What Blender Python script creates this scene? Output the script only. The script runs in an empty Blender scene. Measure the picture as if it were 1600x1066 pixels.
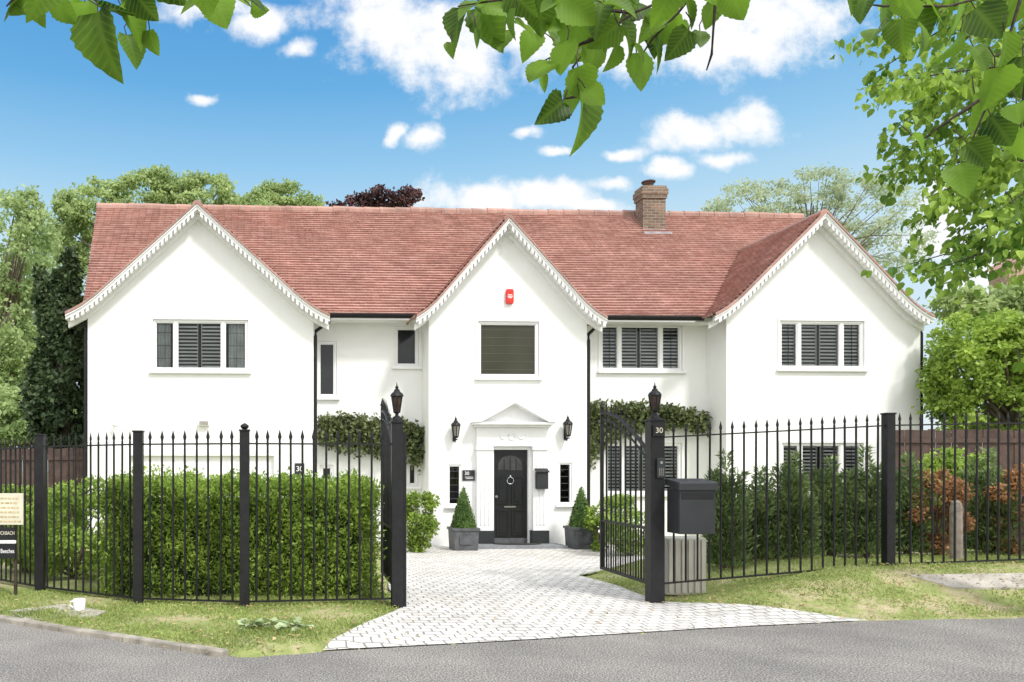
import bpy, math, random
import numpy as np
from mathutils import Vector, Matrix
random.seed(7); rng=np.random.default_rng(7)
SC=bpy.context.scene; C=SC.collection
F=1250.;XP=470.;HY=735.;CZ=1.48
R=math.radians
def S(t):
    t=max(0.,min(1.,t)); return t*t*(3-2*t)
def W(px,py,Y): return Vector(((px-XP)/F*Y,Y,CZ+(HY-py)/F*Y))
def lerp(a,b,t): return a+(b-a)*t
def interp(x,xs,ys): return float(np.interp(x,xs,ys))
# ------------------------------------------------------------ materials
def newmat(name):
    m=bpy.data.materials.new(name); m.use_nodes=True
    nt=m.node_tree; b=nt.nodes['Principled BSDF']; return m,nt,b
def N(nt,t,**k):
    n=nt.nodes.new(t)
    for a,v in k.items(): setattr(n,a,v)
    return n
def ramp(nt,fac,stops):
    r=N(nt,'ShaderNodeValToRGB'); e=r.color_ramp.elements
    while len(e)<len(stops): e.new(.5)
    for i,(p,c) in enumerate(stops): e[i].position=p; e[i].color=(*c,1)
    nt.links.new(fac,r.inputs[0]); return r.outputs[0]
def mat(name,col,rough=.6,var=.15,scale=6,bump=0,bscale=60,metal=0,spec=.5):
    m,nt,b=newmat(name)
    tc=N(nt,'ShaderNodeTexCoord'); n=N(nt,'ShaderNodeTexNoise'); n.inputs['Scale'].default_value=scale; n.inputs['Detail'].default_value=6
    nt.links.new(tc.outputs['Object'],n.inputs['Vector'])
    c0=[max(0,c*(1-var)) for c in col]; c1=[min(1,c*(1+var)) for c in col]
    nt.links.new(ramp(nt,n.outputs['Fac'],[(.3,c0),(.7,c1)]),b.inputs['Base Color'])
    b.inputs['Roughness'].default_value=rough; b.inputs['Metallic'].default_value=metal
    b.inputs['Specular IOR Level'].default_value=spec
    if bump:
        n2=N(nt,'ShaderNodeTexNoise'); n2.inputs['Scale'].default_value=bscale; n2.inputs['Detail'].default_value=4
        nt.links.new(tc.outputs['Object'],n2.inputs['Vector'])
        bp=N(nt,'ShaderNodeBump'); bp.inputs['Strength'].default_value=bump; bp.inputs['Distance'].default_value=.02
        nt.links.new(n2.outputs['Fac'],bp.inputs['Height']); nt.links.new(bp.outputs[0],b.inputs['Normal'])
    return m
def leafmat(name,dark,light,trans=.35,scale=.8,veins=False,rnd=.5):
    m,nt,b=newmat(name)
    tc=N(nt,'ShaderNodeTexCoord'); n=N(nt,'ShaderNodeTexNoise'); n.inputs['Scale'].default_value=scale; n.inputs['Detail'].default_value=3
    nt.links.new(tc.outputs['Object'],n.inputs['Vector'])
    g=N(nt,'ShaderNodeNewGeometry')
    a=N(nt,'ShaderNodeMath',operation='MULTIPLY_ADD'); nt.links.new(g.outputs['Random Per Island'],a.inputs[0]); a.inputs[1].default_value=rnd
    s=N(nt,'ShaderNodeMath',operation='MULTIPLY_ADD'); nt.links.new(n.outputs['Fac'],s.inputs[0]); s.inputs[1].default_value=1.4; s.inputs[2].default_value=-.2-rnd*.5
    nt.links.new(s.outputs[0],a.inputs[2])
    col=ramp(nt,a.outputs[0],[(.05,dark),(.9,light)])
    if veins:
        sx=N(nt,'ShaderNodeSeparateXYZ'); nt.links.new(tc.outputs['UV'],sx.inputs[0])
        ab=N(nt,'ShaderNodeMath',operation='ABSOLUTE'); nt.links.new(sx.outputs[0],ab.inputs[0])
        k=N(nt,'ShaderNodeMath',operation='MULTIPLY_ADD'); nt.links.new(ab.outputs[0],k.inputs[0]); k.inputs[1].default_value=-.8; nt.links.new(sx.outputs[1],k.inputs[2])
        k2=N(nt,'ShaderNodeMath',operation='MULTIPLY'); nt.links.new(k.outputs[0],k2.inputs[0]); k2.inputs[1].default_value=8
        fr=N(nt,'ShaderNodeMath',operation='PINGPONG'); nt.links.new(k2.outputs[0],fr.inputs[0]); fr.inputs[1].default_value=.5
        mid=N(nt,'ShaderNodeMath',operation='MULTIPLY'); nt.links.new(ab.outputs[0],mid.inputs[0]); mid.inputs[1].default_value=7
        mn=N(nt,'ShaderNodeMath',operation='MINIMUM'); nt.links.new(mid.outputs[0],mn.inputs[0])
        f2=N(nt,'ShaderNodeMath',operation='MULTIPLY'); nt.links.new(fr.outputs[0],f2.inputs[0]); f2.inputs[1].default_value=3.; nt.links.new(f2.outputs[0],mn.inputs[1])
        mr=N(nt,'ShaderNodeMapRange'); nt.links.new(mn.outputs[0],mr.inputs[0]); mr.inputs[1].default_value=.05; mr.inputs[2].default_value=.6; mr.inputs[3].default_value=.22; mr.inputs[4].default_value=0
        mx=N(nt,'ShaderNodeMix',data_type='RGBA'); nt.links.new(mr.outputs[0],mx.inputs[0]); nt.links.new(col,mx.inputs[6]); mx.inputs[7].default_value=(light[0]*1.3,light[1]*1.2,light[2]*1.6,1); col=mx.outputs[2]
    nt.links.new(col,b.inputs['Base Color']); b.inputs['Roughness'].default_value=.5; b.inputs['Specular IOR Level'].default_value=.3
    t=N(nt,'ShaderNodeBsdfTranslucent'); nt.links.new(col,t.inputs[0])
    mx=N(nt,'ShaderNodeMixShader'); mx.inputs[0].default_value=trans
    nt.links.new(b.outputs[0],mx.inputs[1]); nt.links.new(t.outputs[0],mx.inputs[2]); nt.links.new(mx.outputs[0],nt.nodes['Material Output'].inputs[0])
    return m
def brickmat(name,c1,c2,mort,bw,rh,ms,rot=0,mode='xz',bump=.5,dist=0.,rough=.8,offz=0,var=.35,smooth=.3,nscale=1.3,dscale=2.5,patch=0):
    m,nt,b=newmat(name)
    tc=N(nt,'ShaderNodeTexCoord'); sx=N(nt,'ShaderNodeSeparateXYZ'); nt.links.new(tc.outputs['Object'],sx.inputs[0])
    cb=N(nt,'ShaderNodeCombineXYZ')
    if mode=='xz':
        ad=N(nt,'ShaderNodeMath',operation='ADD'); nt.links.new(sx.outputs[0],ad.inputs[0]); nt.links.new(sx.outputs[1],ad.inputs[1])
        az=N(nt,'ShaderNodeMath',operation='ADD'); nt.links.new(sx.outputs[2],az.inputs[0]); az.inputs[1].default_value=offz
        nt.links.new(ad.outputs[0],cb.inputs[0]); nt.links.new(az.outputs[0],cb.inputs[1])
    else:
        nt.links.new(sx.outputs[0],cb.inputs[0]); nt.links.new(sx.outputs[1],cb.inputs[1])
    mp=N(nt,'ShaderNodeMapping'); mp.inputs['Rotation'].default_value=(0,0,rot); nt.links.new(cb.outputs[0],mp.inputs[0]); vec=mp.outputs[0]
    if dist:
        nn=N(nt,'ShaderNodeTexNoise'); nn.inputs['Scale'].default_value=dscale; nt.links.new(vec,nn.inputs['Vector'])
        vm=N(nt,'ShaderNodeVectorMath',operation='MULTIPLY_ADD'); nt.links.new(nn.outputs['Color'],vm.inputs[0]); vm.inputs[1].default_value=(dist,dist,0); nt.links.new(vec,vm.inputs[2]); vec=vm.outputs[0]
    br=N(nt,'ShaderNodeTexBrick'); nt.links.new(vec,br.inputs['Vector'])
    br.inputs['Scale'].default_value=1; br.inputs['Brick Width'].default_value=bw; br.inputs['Row Height'].default_value=rh
    br.inputs['Mortar Size'].default_value=ms; br.inputs['Mortar Smooth'].default_value=smooth
    br.inputs['Color1'].default_value=(*c1,1); br.inputs['Color2'].default_value=(*c2,1); br.inputs['Mortar'].default_value=(*mort,1)
    n=N(nt,'ShaderNodeTexNoise'); n.inputs['Scale'].default_value=nscale; n.inputs['Detail'].default_value=8; n.inputs['Roughness'].default_value=.7; nt.links.new(tc.outputs['Object'],n.inputs['Vector'])
    cc=ramp(nt,n.outputs['Fac'],[(.3,(1-var,)*3),(.7,(1+var*.3,)*3)])
    mx=N(nt,'ShaderNodeMix',data_type='RGBA',blend_type='MULTIPLY'); mx.inputs[0].default_value=1; nt.links.new(br.outputs['Color'],mx.inputs[6]); nt.links.new(cc,mx.inputs[7]); out=mx.outputs[2]
    if patch:
        n4=N(nt,'ShaderNodeTexNoise'); n4.inputs['Scale'].default_value=11; n4.inputs['Detail'].default_value=3; nt.links.new(tc.outputs['Object'],n4.inputs['Vector'])
        f4=N(nt,'ShaderNodeMapRange'); nt.links.new(n4.outputs['Fac'],f4.inputs[0]); f4.inputs[1].default_value=.52; f4.inputs[2].default_value=.72; f4.inputs[4].default_value=patch
        m4=N(nt,'ShaderNodeMix',data_type='RGBA'); nt.links.new(f4.outputs[0],m4.inputs[0]); nt.links.new(out,m4.inputs[6]); m4.inputs[7].default_value=(.66,.50,.43,1); out=m4.outputs[2]
    nt.links.new(out,b.inputs['Base Color']); b.inputs['Roughness'].default_value=rough
    bp=N(nt,'ShaderNodeBump'); bp.invert=True; bp.inputs['Strength'].default_value=bump; bp.inputs['Distance'].default_value=.02
    nt.links.new(br.outputs['Fac'],bp.inputs['Height']); nt.links.new(bp.outputs[0],b.inputs['Normal'])
    return m
M={}
M['render']=mat('white render',(.84,.84,.825),.85,.025,1.5,.25,90)
M['white']=mat('white paint',(.84,.84,.84),.45,.03,4)
M['black']=mat('black paint metal',(.012,.012,.013),.5,.3,12,.15,90,spec=.3)
M['blackgloss']=mat('black gloss door',(.014,.015,.016),.3,.2,5,spec=.35)
M['graphite']=mat('graphite box',(.028,.03,.032),.45,.15,5,.1,200,spec=.35)
M['greybox']=mat('beige grey cabinet',(.42,.41,.35),.6,.1,5)
M['lead']=mat('lead grey',(.085,.088,.095),.6,.3,8,.2,40)
M['leadlight']=mat('lead flashing',(.30,.31,.33),.5,.2,8)
M['tile']=brickmat('clay tile',(.55,.315,.265),(.42,.225,.185),(.21,.11,.09),.165,.0771,.006,offz=.0102,bump=.35,var=.2,smooth=.4,nscale=.9,patch=.35)
M['ridge']=brickmat('ridge clay',(.46,.27,.22),(.37,.21,.17),(.42,.36,.31),.33,5.,.012,bump=.4)
M['brick']=brickmat('old brick',(.26,.165,.11),(.14,.095,.07),(.32,.28,.22),.21,.072,.009,bump=.6)
M['brick2']=brickmat('red brick',(.44,.27,.18),(.34,.2,.13),(.45,.4,.33),.22,.075,.01)
M['pot']=mat('clay pot',(.09,.055,.045),.8,.3,10)
M['setts']=brickmat('granite setts',(.73,.71,.67),(.57,.55,.515),(.27,.25,.215),.155,.135,.010,rot=R(-3),mode='xy',dist=.10,dscale=3.3,bump=.7,var=.2,nscale=.8,smooth=.7)
M['slab']=mat('concrete slab',(.40,.37,.32),.9,.25,5,.3,80)
M['kerb']=mat('kerb stone',(.33,.30,.25),.9,.35,7,.4,60)
M['step']=mat('slate step',(.22,.23,.245),.7,.2,5)
M['wood']=mat('brown fence wood',(.075,.045,.036),.8,.35,7,.3,50)
M['bark']=mat('bark',(.14,.11,.08),.9,.4,10,.6,30)
M['barkdark']=mat('dark bark',(.05,.035,.025),.9,.4,10,.6,30)
M['stone']=mat('weathered post',(.27,.23,.19),.9,.3,12,.4,40)
M['red']=mat('red plastic',(.62,.02,.012),.35,.05,5)
M['silver']=mat('polished metal',(.6,.6,.6),.25,.05,5,metal=1)
M['cream']=mat('cream sign',(.66,.62,.48),.6,.12,8)
M['gold']=mat('faded gilt letters',(.48,.40,.22),.6,.3,20)
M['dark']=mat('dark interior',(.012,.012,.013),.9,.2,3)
M['darkglass']=mat('dark window glass',(.018,.02,.022),.1,.3,2,spec=.35)
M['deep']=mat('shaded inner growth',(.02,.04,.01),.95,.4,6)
M['bar']=mat('dark glazing bar',(.03,.03,.033),.6,.2,5)
M['came']=mat('faint lead came',(.11,.11,.095),.5,.2,5)
M['blind']=mat('grey louvre slats',(.52,.52,.505),.6,.15,5)
M['curtain']=mat('grey curtain',(.5,.52,.51),.9,.2,5)
M['mat']=mat('doormat fibre',(.04,.035,.03),.95,.4,60,.5,150)
def glassmat():
    m,nt,b=newmat('window glass'); nt.nodes.remove(b)
    t=N(nt,'ShaderNodeBsdfTransparent'); t.inputs[0].default_value=(.9,.93,.93,1)
    g=N(nt,'ShaderNodeBsdfGlossy'); g.inputs['Roughness'].default_value=.02; g.inputs[0].default_value=(.8,.85,.85,1)
    f=N(nt,'ShaderNodeFresnel'); f.inputs[0].default_value=1.4
    mx=N(nt,'ShaderNodeMixShader'); nt.links.new(f.outputs[0],mx.inputs[0]); nt.links.new(t.outputs[0],mx.inputs[1]); nt.links.new(g.outputs[0],mx.inputs[2])
    nt.links.new(mx.outputs[0],nt.nodes['Material Output'].inputs[0]); return m
M['glass']=glassmat()
M['lampglass']=mat('lantern glass',(.30,.28,.25),.1,.2,10)
M['amber']=mat('dark lantern glass',(.06,.036,.025),.15,.4,10)
M['frost']=mat('dark olive leaded glass',(.052,.052,.036),.18,.22,1.2,spec=.25)
M['fan']=mat('fanlight glass',(.05,.052,.05),.15,.3,6,spec=.4)
M['hedge']=leafmat('yew hedge leaf',(.05,.10,.014),(.36,.50,.08),.3,2.6)
M['box']=leafmat('box topiary leaf',(.045,.10,.02),(.17,.27,.07),.2,3)
M['bright']=leafmat('bright shrub leaf',(.14,.25,.04),(.47,.62,.12),.45,1.4)
M['ivy']=leafmat('climber leaf',(.04,.06,.02),(.19,.23,.09),.25,1.5)
M['willow']=leafmat('pale tree leaf',(.24,.35,.13),(.60,.71,.34),.5,.5)
M['lime']=leafmat('lime tree leaf',(.24,.34,.12),(.55,.66,.30),.5,.45)
M['pale']=leafmat('pale grey green leaf',(.36,.44,.28),(.62,.68,.46),.5,.5)
M['conif']=leafmat('conifer leaf',(.018,.036,.014),(.09,.135,.055),.15,.9)
M['shrubc']=leafmat('shrubby conifer leaf',(.05,.09,.03),(.30,.40,.15),.3,2.6)
M['copper']=leafmat('copper leaf',(.035,.018,.02),(.17,.085,.085),.2,1)
M['orange']=leafmat('rusty shrub leaf',(.20,.11,.045),(.58,.31,.14),.35,2)
M['fore']=leafmat('overhanging leaf',(.012,.042,.005),(.23,.41,.035),.5,5,veins=True,rnd=.75)
M['rtree']=leafmat('sunlit lime leaf',(.07,.17,.018),(.40,.57,.09),.5,1.6,rnd=.65)
M['blade']=leafmat('grass blade',(.16,.22,.05),(.44,.52,.17),.3,1.2)
M['dry']=leafmat('fallen leaf',(.28,.17,.08),(.6,.45,.24),.1,4)
M['sprig']=leafmat('cut sprig leaf',(.25,.34,.16),(.55,.64,.38),.3,4)
def asphalt():
    m,nt,b=newmat('worn asphalt'); tc=N(nt,'ShaderNodeTexCoord')
    n=N(nt,'ShaderNodeTexNoise'); n.inputs['Scale'].default_value=75; n.inputs['Detail'].default_value=3; nt.links.new(tc.outputs['Object'],n.inputs['Vector'])
    v=N(nt,'ShaderNodeTexVoronoi'); v.inputs['Scale'].default_value=70; nt.links.new(tc.outputs['Object'],v.inputs['Vector'])
    c=ramp(nt,n.outputs['Fac'],[(.34,(.09,.086,.08)),(.5,(.235,.225,.21)),(.66,(.47,.45,.42))])
    n2=N(nt,'ShaderNodeTexNoise'); n2.inputs['Scale'].default_value=.9; n2.inputs['Detail'].default_value=8; n2.inputs['Roughness'].default_value=.65; nt.links.new(tc.outputs['Object'],n2.inputs['Vector'])
    c2=ramp(nt,n2.outputs['Fac'],[(.3,(.70,.70,.70)),(.7,(1.15,1.13,1.1))])
    mx=N(nt,'ShaderNodeMix',data_type='RGBA',blend_type='MULTIPLY'); mx.inputs[0].default_value=1; nt.links.new(c,mx.inputs[6]); nt.links.new(c2,mx.inputs[7])
    nt.links.new(mx.outputs[2],b.inputs['Base Color']); b.inputs['Roughness'].default_value=.95; b.inputs['Specular IOR Level'].default_value=.2
    bp=N(nt,'ShaderNodeBump'); bp.inputs['Strength'].default_value=.6; bp.inputs['Distance'].default_value=.01; nt.links.new(v.outputs[0],bp.inputs['Height']); nt.links.new(bp.outputs[0],b.inputs['Normal'])
    return m
M['asphalt']=asphalt()
def groundmat():
    m,nt,b=newmat('grass and soil'); tc=N(nt,'ShaderNodeTexCoord')
    n=N(nt,'ShaderNodeTexNoise'); n.inputs['Scale'].default_value=2.0; n.inputs['Detail'].default_value=9; n.inputs['Roughness'].default_value=.7; nt.links.new(tc.outputs['Object'],n.inputs['Vector'])
    c=ramp(nt,n.outputs['Fac'],[(.3,(.17,.21,.06)),(.48,(.27,.31,.10)),(.56,(.38,.35,.18)),(.68,(.50,.42,.28))])
    nt.links.new(c,b.inputs['Base Color']); b.inputs['Roughness'].default_value=.95
    bp=N(nt,'ShaderNodeBump'); bp.inputs['Strength'].default_value=.8; bp.inputs['Distance'].default_value=.03
    n2=N(nt,'ShaderNodeTexNoise'); n2.inputs['Scale'].default_value=45; nt.links.new(tc.outputs['Object'],n2.inputs['Vector']); nt.links.new(n2.outputs['Fac'],bp.inputs['Height']); nt.links.new(bp.outputs[0],b.inputs['Normal'])
    return m
M['ground']=groundmat()
# ------------------------------------------------------------ mesh builder
def mkobj(name,V,Fc,m,parent=None,org=None,smooth=False,uv=None):
    me=bpy.data.meshes.new(name)
    V=np.asarray(V,dtype=float).reshape(-1,3)
    if org is not None: V=V-np.array(org)
    me.from_pydata(V.tolist(),[],Fc); me.materials.append(m)
    if uv is not None:
        l=me.uv_layers.new(name='UVMap'); vi=np.zeros(len(me.loops),dtype=int); me.loops.foreach_get('vertex_index',vi)
        l.data.foreach_set('uv',np.asarray(uv)[vi].astype(np.float32).ravel())
    if smooth: me.polygons.foreach_set('use_smooth',[True]*len(me.polygons))
    me.update()
    o=bpy.data.objects.new(name,me); C.objects.link(o)
    if parent: o.parent=parent
    return o
class MB:
    def __init__(s): s.v=[]; s.f=[]
    def add(s,vs,fs):
        k=len(s.v); s.v+= [tuple(p) for p in vs]; s.f+=[tuple(i+k for i in f) for f in fs]; return s
    def box(s,x0,x1,y0,y1,z0,z1):
        return s.add([(x0,y0,z0),(x1,y0,z0),(x1,y1,z0),(x0,y1,z0),(x0,y0,z1),(x1,y0,z1),(x1,y1,z1),(x0,y1,z1)],
          [(0,3,2,1),(4,5,6,7),(0,1,5,4),(1,2,6,5),(2,3,7,6),(3,0,4,7)])
    def prism(s,poly,y0,y1):
        n=len(poly); vs=[(x,y0,z) for x,z in poly]+[(x,y1,z) for x,z in poly]
        fs=[tuple(range(n)),tuple(range(2*n-1,n-1,-1))]+[(i,i+n,(i+1)%n+n,(i+1)%n) for i in range(n)]
        return s.add(vs,fs)
    def tube(s,pts,r,n=8):
        pts=[Vector(p) for p in pts]; m=len(pts)
        if not hasattr(r,'__len__'): r=[r]*m
        vs=[]
        for i,p in enumerate(pts):
            d=(pts[min(i+1,m-1)]-pts[max(i-1,0)]).normalized()
            up=Vector((0,0,1)) if abs(d.z)<.9 else Vector((1,0,0))
            a=d.cross(up).normalized(); b=a.cross(d)
            for k in range(n):
                t=2*math.pi*k/n+math.pi/n; vs.append(p+a*math.cos(t)*r[i]+b*math.sin(t)*r[i])
        fs=[(i*n+k,i*n+(k+1)%n,(i+1)*n+(k+1)%n,(i+1)*n+k) for i in range(m-1) for k in range(n)]
        fs+=[tuple(range(n-1,-1,-1)),tuple((m-1)*n+k for k in range(n))]
        return s.add(vs,fs)
    def lathe(s,prof,cx=0,cy=0,n=12):
        vs=[(cx+r*math.cos(2*math.pi*(k+.5)/n),cy+r*math.sin(2*math.pi*(k+.5)/n),z) for r,z in prof for k in range(n)]
        m=len(prof); fs=[(i*n+k,i*n+(k+1)%n,(i+1)*n+(k+1)%n,(i+1)*n+k) for i in range(m-1) for k in range(n)]
        fs+=[tuple(range(n-1,-1,-1)),tuple((m-1)*n+k for k in range(n))]
        return s.add(vs,fs)
    def torus(s,c,R_,r,axis='y',n=20,k=6):
        pts=[]
        for i in range(n+1):
            t=2*math.pi*i/n
            pts.append((c[0]+R_*math.cos(t),c[1],c[2]+R_*math.sin(t)) if axis=='y' else (c[0]+R_*math.cos(t),c[1]+R_*math.sin(t),c[2]))
        return s.tube(pts,r,k)
    def build(s,name,m,parent=None,org=None,smooth=False,bevel=0):
        o=mkobj(name,s.v,s.f,m,parent,org,smooth)
        if bevel:
            b=o.modifiers.new('b','BEVEL'); b.width=bevel; b.segments=2; b.limit_method='ANGLE'
        return o
def tag(o,label,cat,group=None,kind=None):
    if label: o['label']=label
    if cat: o['category']=cat
    if group: o['group']=group
    if kind: o['kind']=kind
    return o
def thing(name,label,cat,loc=(0,0,0),rz=0,group=None):
    o=bpy.data.objects.new(name,None); C.objects.link(o); o.location=loc; o.rotation_euler=(0,0,rz); o.empty_display_size=.1
    return tag(o,label,cat,group)
def struct(o,label=None,cat=None):
    o['kind']='structure'
    if label: o['label']=label
    if cat: o['category']=cat
    return o
def textobj(name,s,size,m,parent,loc,align='CENTER',ext=.001,sx=1):
    cu=bpy.data.curves.new('t','FONT'); cu.body=s; cu.size=size; cu.align_x=align; cu.align_y='CENTER'; cu.extrude=ext
    o=bpy.data.objects.new('t',cu); C.objects.link(o); bpy.context.view_layer.update()
    me=bpy.data.meshes.new_from_object(o.evaluated_get(bpy.context.evaluated_depsgraph_get()))
    bpy.data.objects.remove(o); me.transform(Matrix.Rotation(math.pi/2,4,'X')@Matrix.Diagonal((sx,1,1,1)))
    me.materials.clear(); me.materials.append(m)
    t=bpy.data.objects.new(name,me); C.objects.link(t); t.parent=parent; t.location=loc; return t
# leaf templates: (along, side, up)
T_DIA=(np.array([(0,0,0),(.5,.32,.06),(1,0,0),(.5,-.32,.06)]),[(0,1,2,3)])
T_NEED=(np.array([(0,0,0),(.4,.13,.0),(1,0,0),(.4,-.13,.0)]),[(0,1,2,3)])
T_HEX=(np.array([(0,0,0),(.2,.34,.10),(.6,.36,.12),(1.05,0,-.10),(.6,-.36,.12),(.2,-.34,.10),(.5,0,0)]),[(0,6,2,1),(6,3,2),(0,5,4,6),(6,4,3)])
def bigleaf():
    m=15; V=[];UV=[];Fa=[]
    for i in range(m+1):
        t=i/m; w=.44*(math.sin(math.pi*min(1,t**.62))**.85 if 0<t<1 else 0)
        if i%2==1 and 0<t<1: w*=1.10
        x=t+(-.06 if 0<t<.12 else 0)
        z=-.22*t*t
        V+=[(x,w,z+.25*w),(x,w*.5,z+.10*w),(x,0,z),(x,-w*.5,z+.10*w),(x,-w,z+.25*w)]
        UV+=[(w,t),(w*.5,t),(0,t),(-w*.5,t),(-w,t)]
    for i in range(m):
        for k in range(4): a=i*5+k; Fa.append((a,a+5,a+6,a+1))
    return np.array(V),Fa,np.array(UV)
BL=bigleaf()
def unit(a): return a/np.maximum(np.linalg.norm(a,axis=1,keepdims=True),1e-9)
def leafgeo(P,size,tpl=T_DIA,D=None,Nn=None,smin=.6,smax=1.3):
    P=np.asarray(P,float); n=len(P)
    if D is None: D=unit(rng.normal(size=(n,3))+np.array((0,0,-.3)))
    if Nn is None: Nn=rng.normal(size=(n,3))+np.array((0,-.3,.6))
    Sd=unit(np.cross(Nn,D)); Up=unit(np.cross(D,Sd)); s=(rng.uniform(smin,smax,n)*size)[:,None,None]
    T=tpl[0]; V=P[:,None,:]+s*(T[None,:,0,None]*D[:,None,:]+T[None,:,1,None]*Sd[:,None,:]+T[None,:,2,None]*Up[:,None,:])
    k=len(T); base=np.arange(n)*k
    Fs=[]
    for f in tpl[1]: Fs+= (base[:,None]+np.array(f)[None,:]).tolist()
    return V.reshape(-1,3),Fs
def foliage(name,P,size,m,parent,tpl=T_DIA,core=None,**k):
    V,Fs=leafgeo(P,size,tpl,**k); org=np.array(parent.location) if parent else np.zeros(3)
    if core is not None:
        kk=len(V); V=np.vstack([V,np.array(core.v)]); Fs=Fs+[tuple(i+kk for i in f) for f in core.f]
    return mkobj(name,V,Fs,m,parent,org)
# ------------------------------------------------------------ ground
def edgeY(x): return interp(x,[-60,-8,-4.5,-2.99,-2.19,-1.51,-.95,-.55,-.2,.18,1.83,3.76,5.6,7.27,12,60],[45,11.3,8.95,7.94,7.40,6.98,6.62,6.36,6.38,6.54,6.93,7.46,7.87,8.04,8.2,8.6])
DL=[(.18,6.54),(1.08,8.6),(1.1,10),(1.3,12),(1.6,14),(1.7,16.9)]
DR=[(5.6,7.87),(4.02,9.0),(4.05,10.2),(3.95,11.4),(5.6,12.6),(7,16.9)]
dpoly=DL+DR[::-1]
def inpoly(x,y,poly):
    c=False; n=len(poly); j=n-1
    for i in range(n):
        xi,yi=poly[i]; xj,yj=poly[j]
        if (yi>y)!=(yj>y) and x<(xj-xi)*(y-yi)/(yj-yi)+xi: c=not c
        j=i
    return c
def gh(x,y):
    e=y-edgeY(x)
    h=.36*S((x-3.95)/2.6)*S((e-.05)/1.35)*(1-S((y-11)/4))
    h+=.05*S((1.1-x)/.7)*S((e+.02)/.12)*(1-S((y-12)/3))
    return h-.10*S((y-10)/5)
def grid_axis(lo,hi,step,far): 
    a=list(np.arange(lo,hi+1e-6,step)); d=step*2
    while a[-1]<far: a.append(a[-1]+d); d*=1.5
    d=step*2
    while a[0]>-far: a.insert(0,a[0]-d); d*=1.5
    return a
xs=grid_axis(-8,13,.15,900); ys=grid_axis(5,18,.15,900)
V=[];Fs=[]
for y in ys:
    for x in xs:
        z=gh(x,y)
        if y<edgeY(x)-.03: z=-.045
        elif inpoly(x,y,dpoly): z-=.05
        else: z+=.012*math.sin(x*3.1+y*2.3)*math.sin(y*4.1-x)
        V.append((x,y,z))
nx=len(xs)
for j in range(len(ys)-1):
    for i in range(nx-1): a=j*nx+i; Fs.append((a,a+1,a+1+nx,a+nx))
struct(mkobj('ground',V,Fs,M['ground'],smooth=True))
V=[];Fs=[];rx=[-60,-40,-25,-15,-10]+list(np.arange(-8,12,.25))+[14,20,30,60]; rows=[-40,-20,0,3,5]; nr=len(rows)+6
for x in rx:
    e=edgeY(x)
    for y in rows: V.append((x,y,0))
    for k in range(1,7): V.append((x,5+(e-5)*k/6,0))
for i in range(len(rx)-1):
    for j in range(nr-1): a=i*nr+j; Fs.append((a,a+nr,a+nr+1,a+1))
struct(mkobj('road',V,Fs,M['asphalt']))
def resample(P,n):
    P=[Vector(p) for p in P]; L=[0]
    for a,b in zip(P,P[1:]): L.append(L[-1]+1)
    return [Vector((interp(t,L,[p.x for p in P]),interp(t,L,[p.y for p in P]))) for t in np.linspace(0,L[-1],n)]
A_=resample(DL,51);B_=resample(DR,51);V=[];Fs=[];nc=30
for j in range(51):
    for i in range(nc+1):
        p=A_[j].lerp(B_[j],i/nc)
        if j==0: p.y=edgeY(p.x)
        p.y=max(p.y,edgeY(p.x)); V.append((p.x,p.y,gh(p.x,p.y)+.008))
for j in range(50):
    for i in range(nc): a=j*(nc+1)+i; Fs.append((a,a+1,a+nc+2,a+nc+1))
struct(mkobj('driveway',V,Fs,M['setts']))
# kerb
kp=[(-60,45),(-8,11.3),(-4.5,8.95),(-2.99,7.94),(-2.19,7.40),(-1.51,6.98),(-.95,6.62),(-.58,6.38)]
kb=MB(); pts=[]
for a,b in zip(kp[1:],kp[2:]):
    a=Vector(a);b=Vector(b);n=max(1,int((b-a).length/.42))
    for k in range(n): pts.append(a.lerp(b,k/n))
pts.append(Vector(kp[-1]))
for i,(a,b) in enumerate(zip(pts,pts[1:])):
    d=(b-a).normalized(); nn=Vector((-d.y,d.x)); h=.05+random.uniform(-.006,.004); a2=a+d*.004; b2=b-d*.004
    q=[a2-nn*.075,b2-nn*.075,b2+nn*.02,a2+nn*.02]
    kb.add([(p.x,p.y,-.03) for p in q]+[(p.x,p.y,h+random.uniform(-.003,.003)) for p in q],[(4,5,6,7),(0,1,5,4),(1,2,6,5),(2,3,7,6),(3,0,4,7)])
struct(kb.build('kerb',M['kerb'],bevel=.012))
def gpt(px,py,z=0): Y=F*(CZ-z)/(py-HY); return ((px-XP)/F*Y,Y)
def gpth(px,py):
    z=.1
    for _ in range(25): x,y=gpt(px,py,z); z=lerp(z,gh(x,y),.5)
    return x,y
def slab(name,pp,label):
    P=[gpth(a,b) for a,b in pp]; mb=MB(); n=len(P)
    mb.add([(x,y,gh(x,y)-.05) for x,y in P]+[(x,y,gh(x,y)+.022) for x,y in P],[tuple(range(n,2*n))]+[(i,(i+1)%n,(i+1)%n+n,i+n) for i in range(n)])
    o=struct(mb.build(name,M['slab'])); o['label']=label
slab('paving_slab',[(15,957),(100,947),(165,958),(150,966),(40,972)],'worn pale slab in the grass by the kerb')
slab('paving_slab',[(1490,921),(1700,921),(1700,897),(1420,901)],'concrete slab in the grass bank by the railings')
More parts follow.
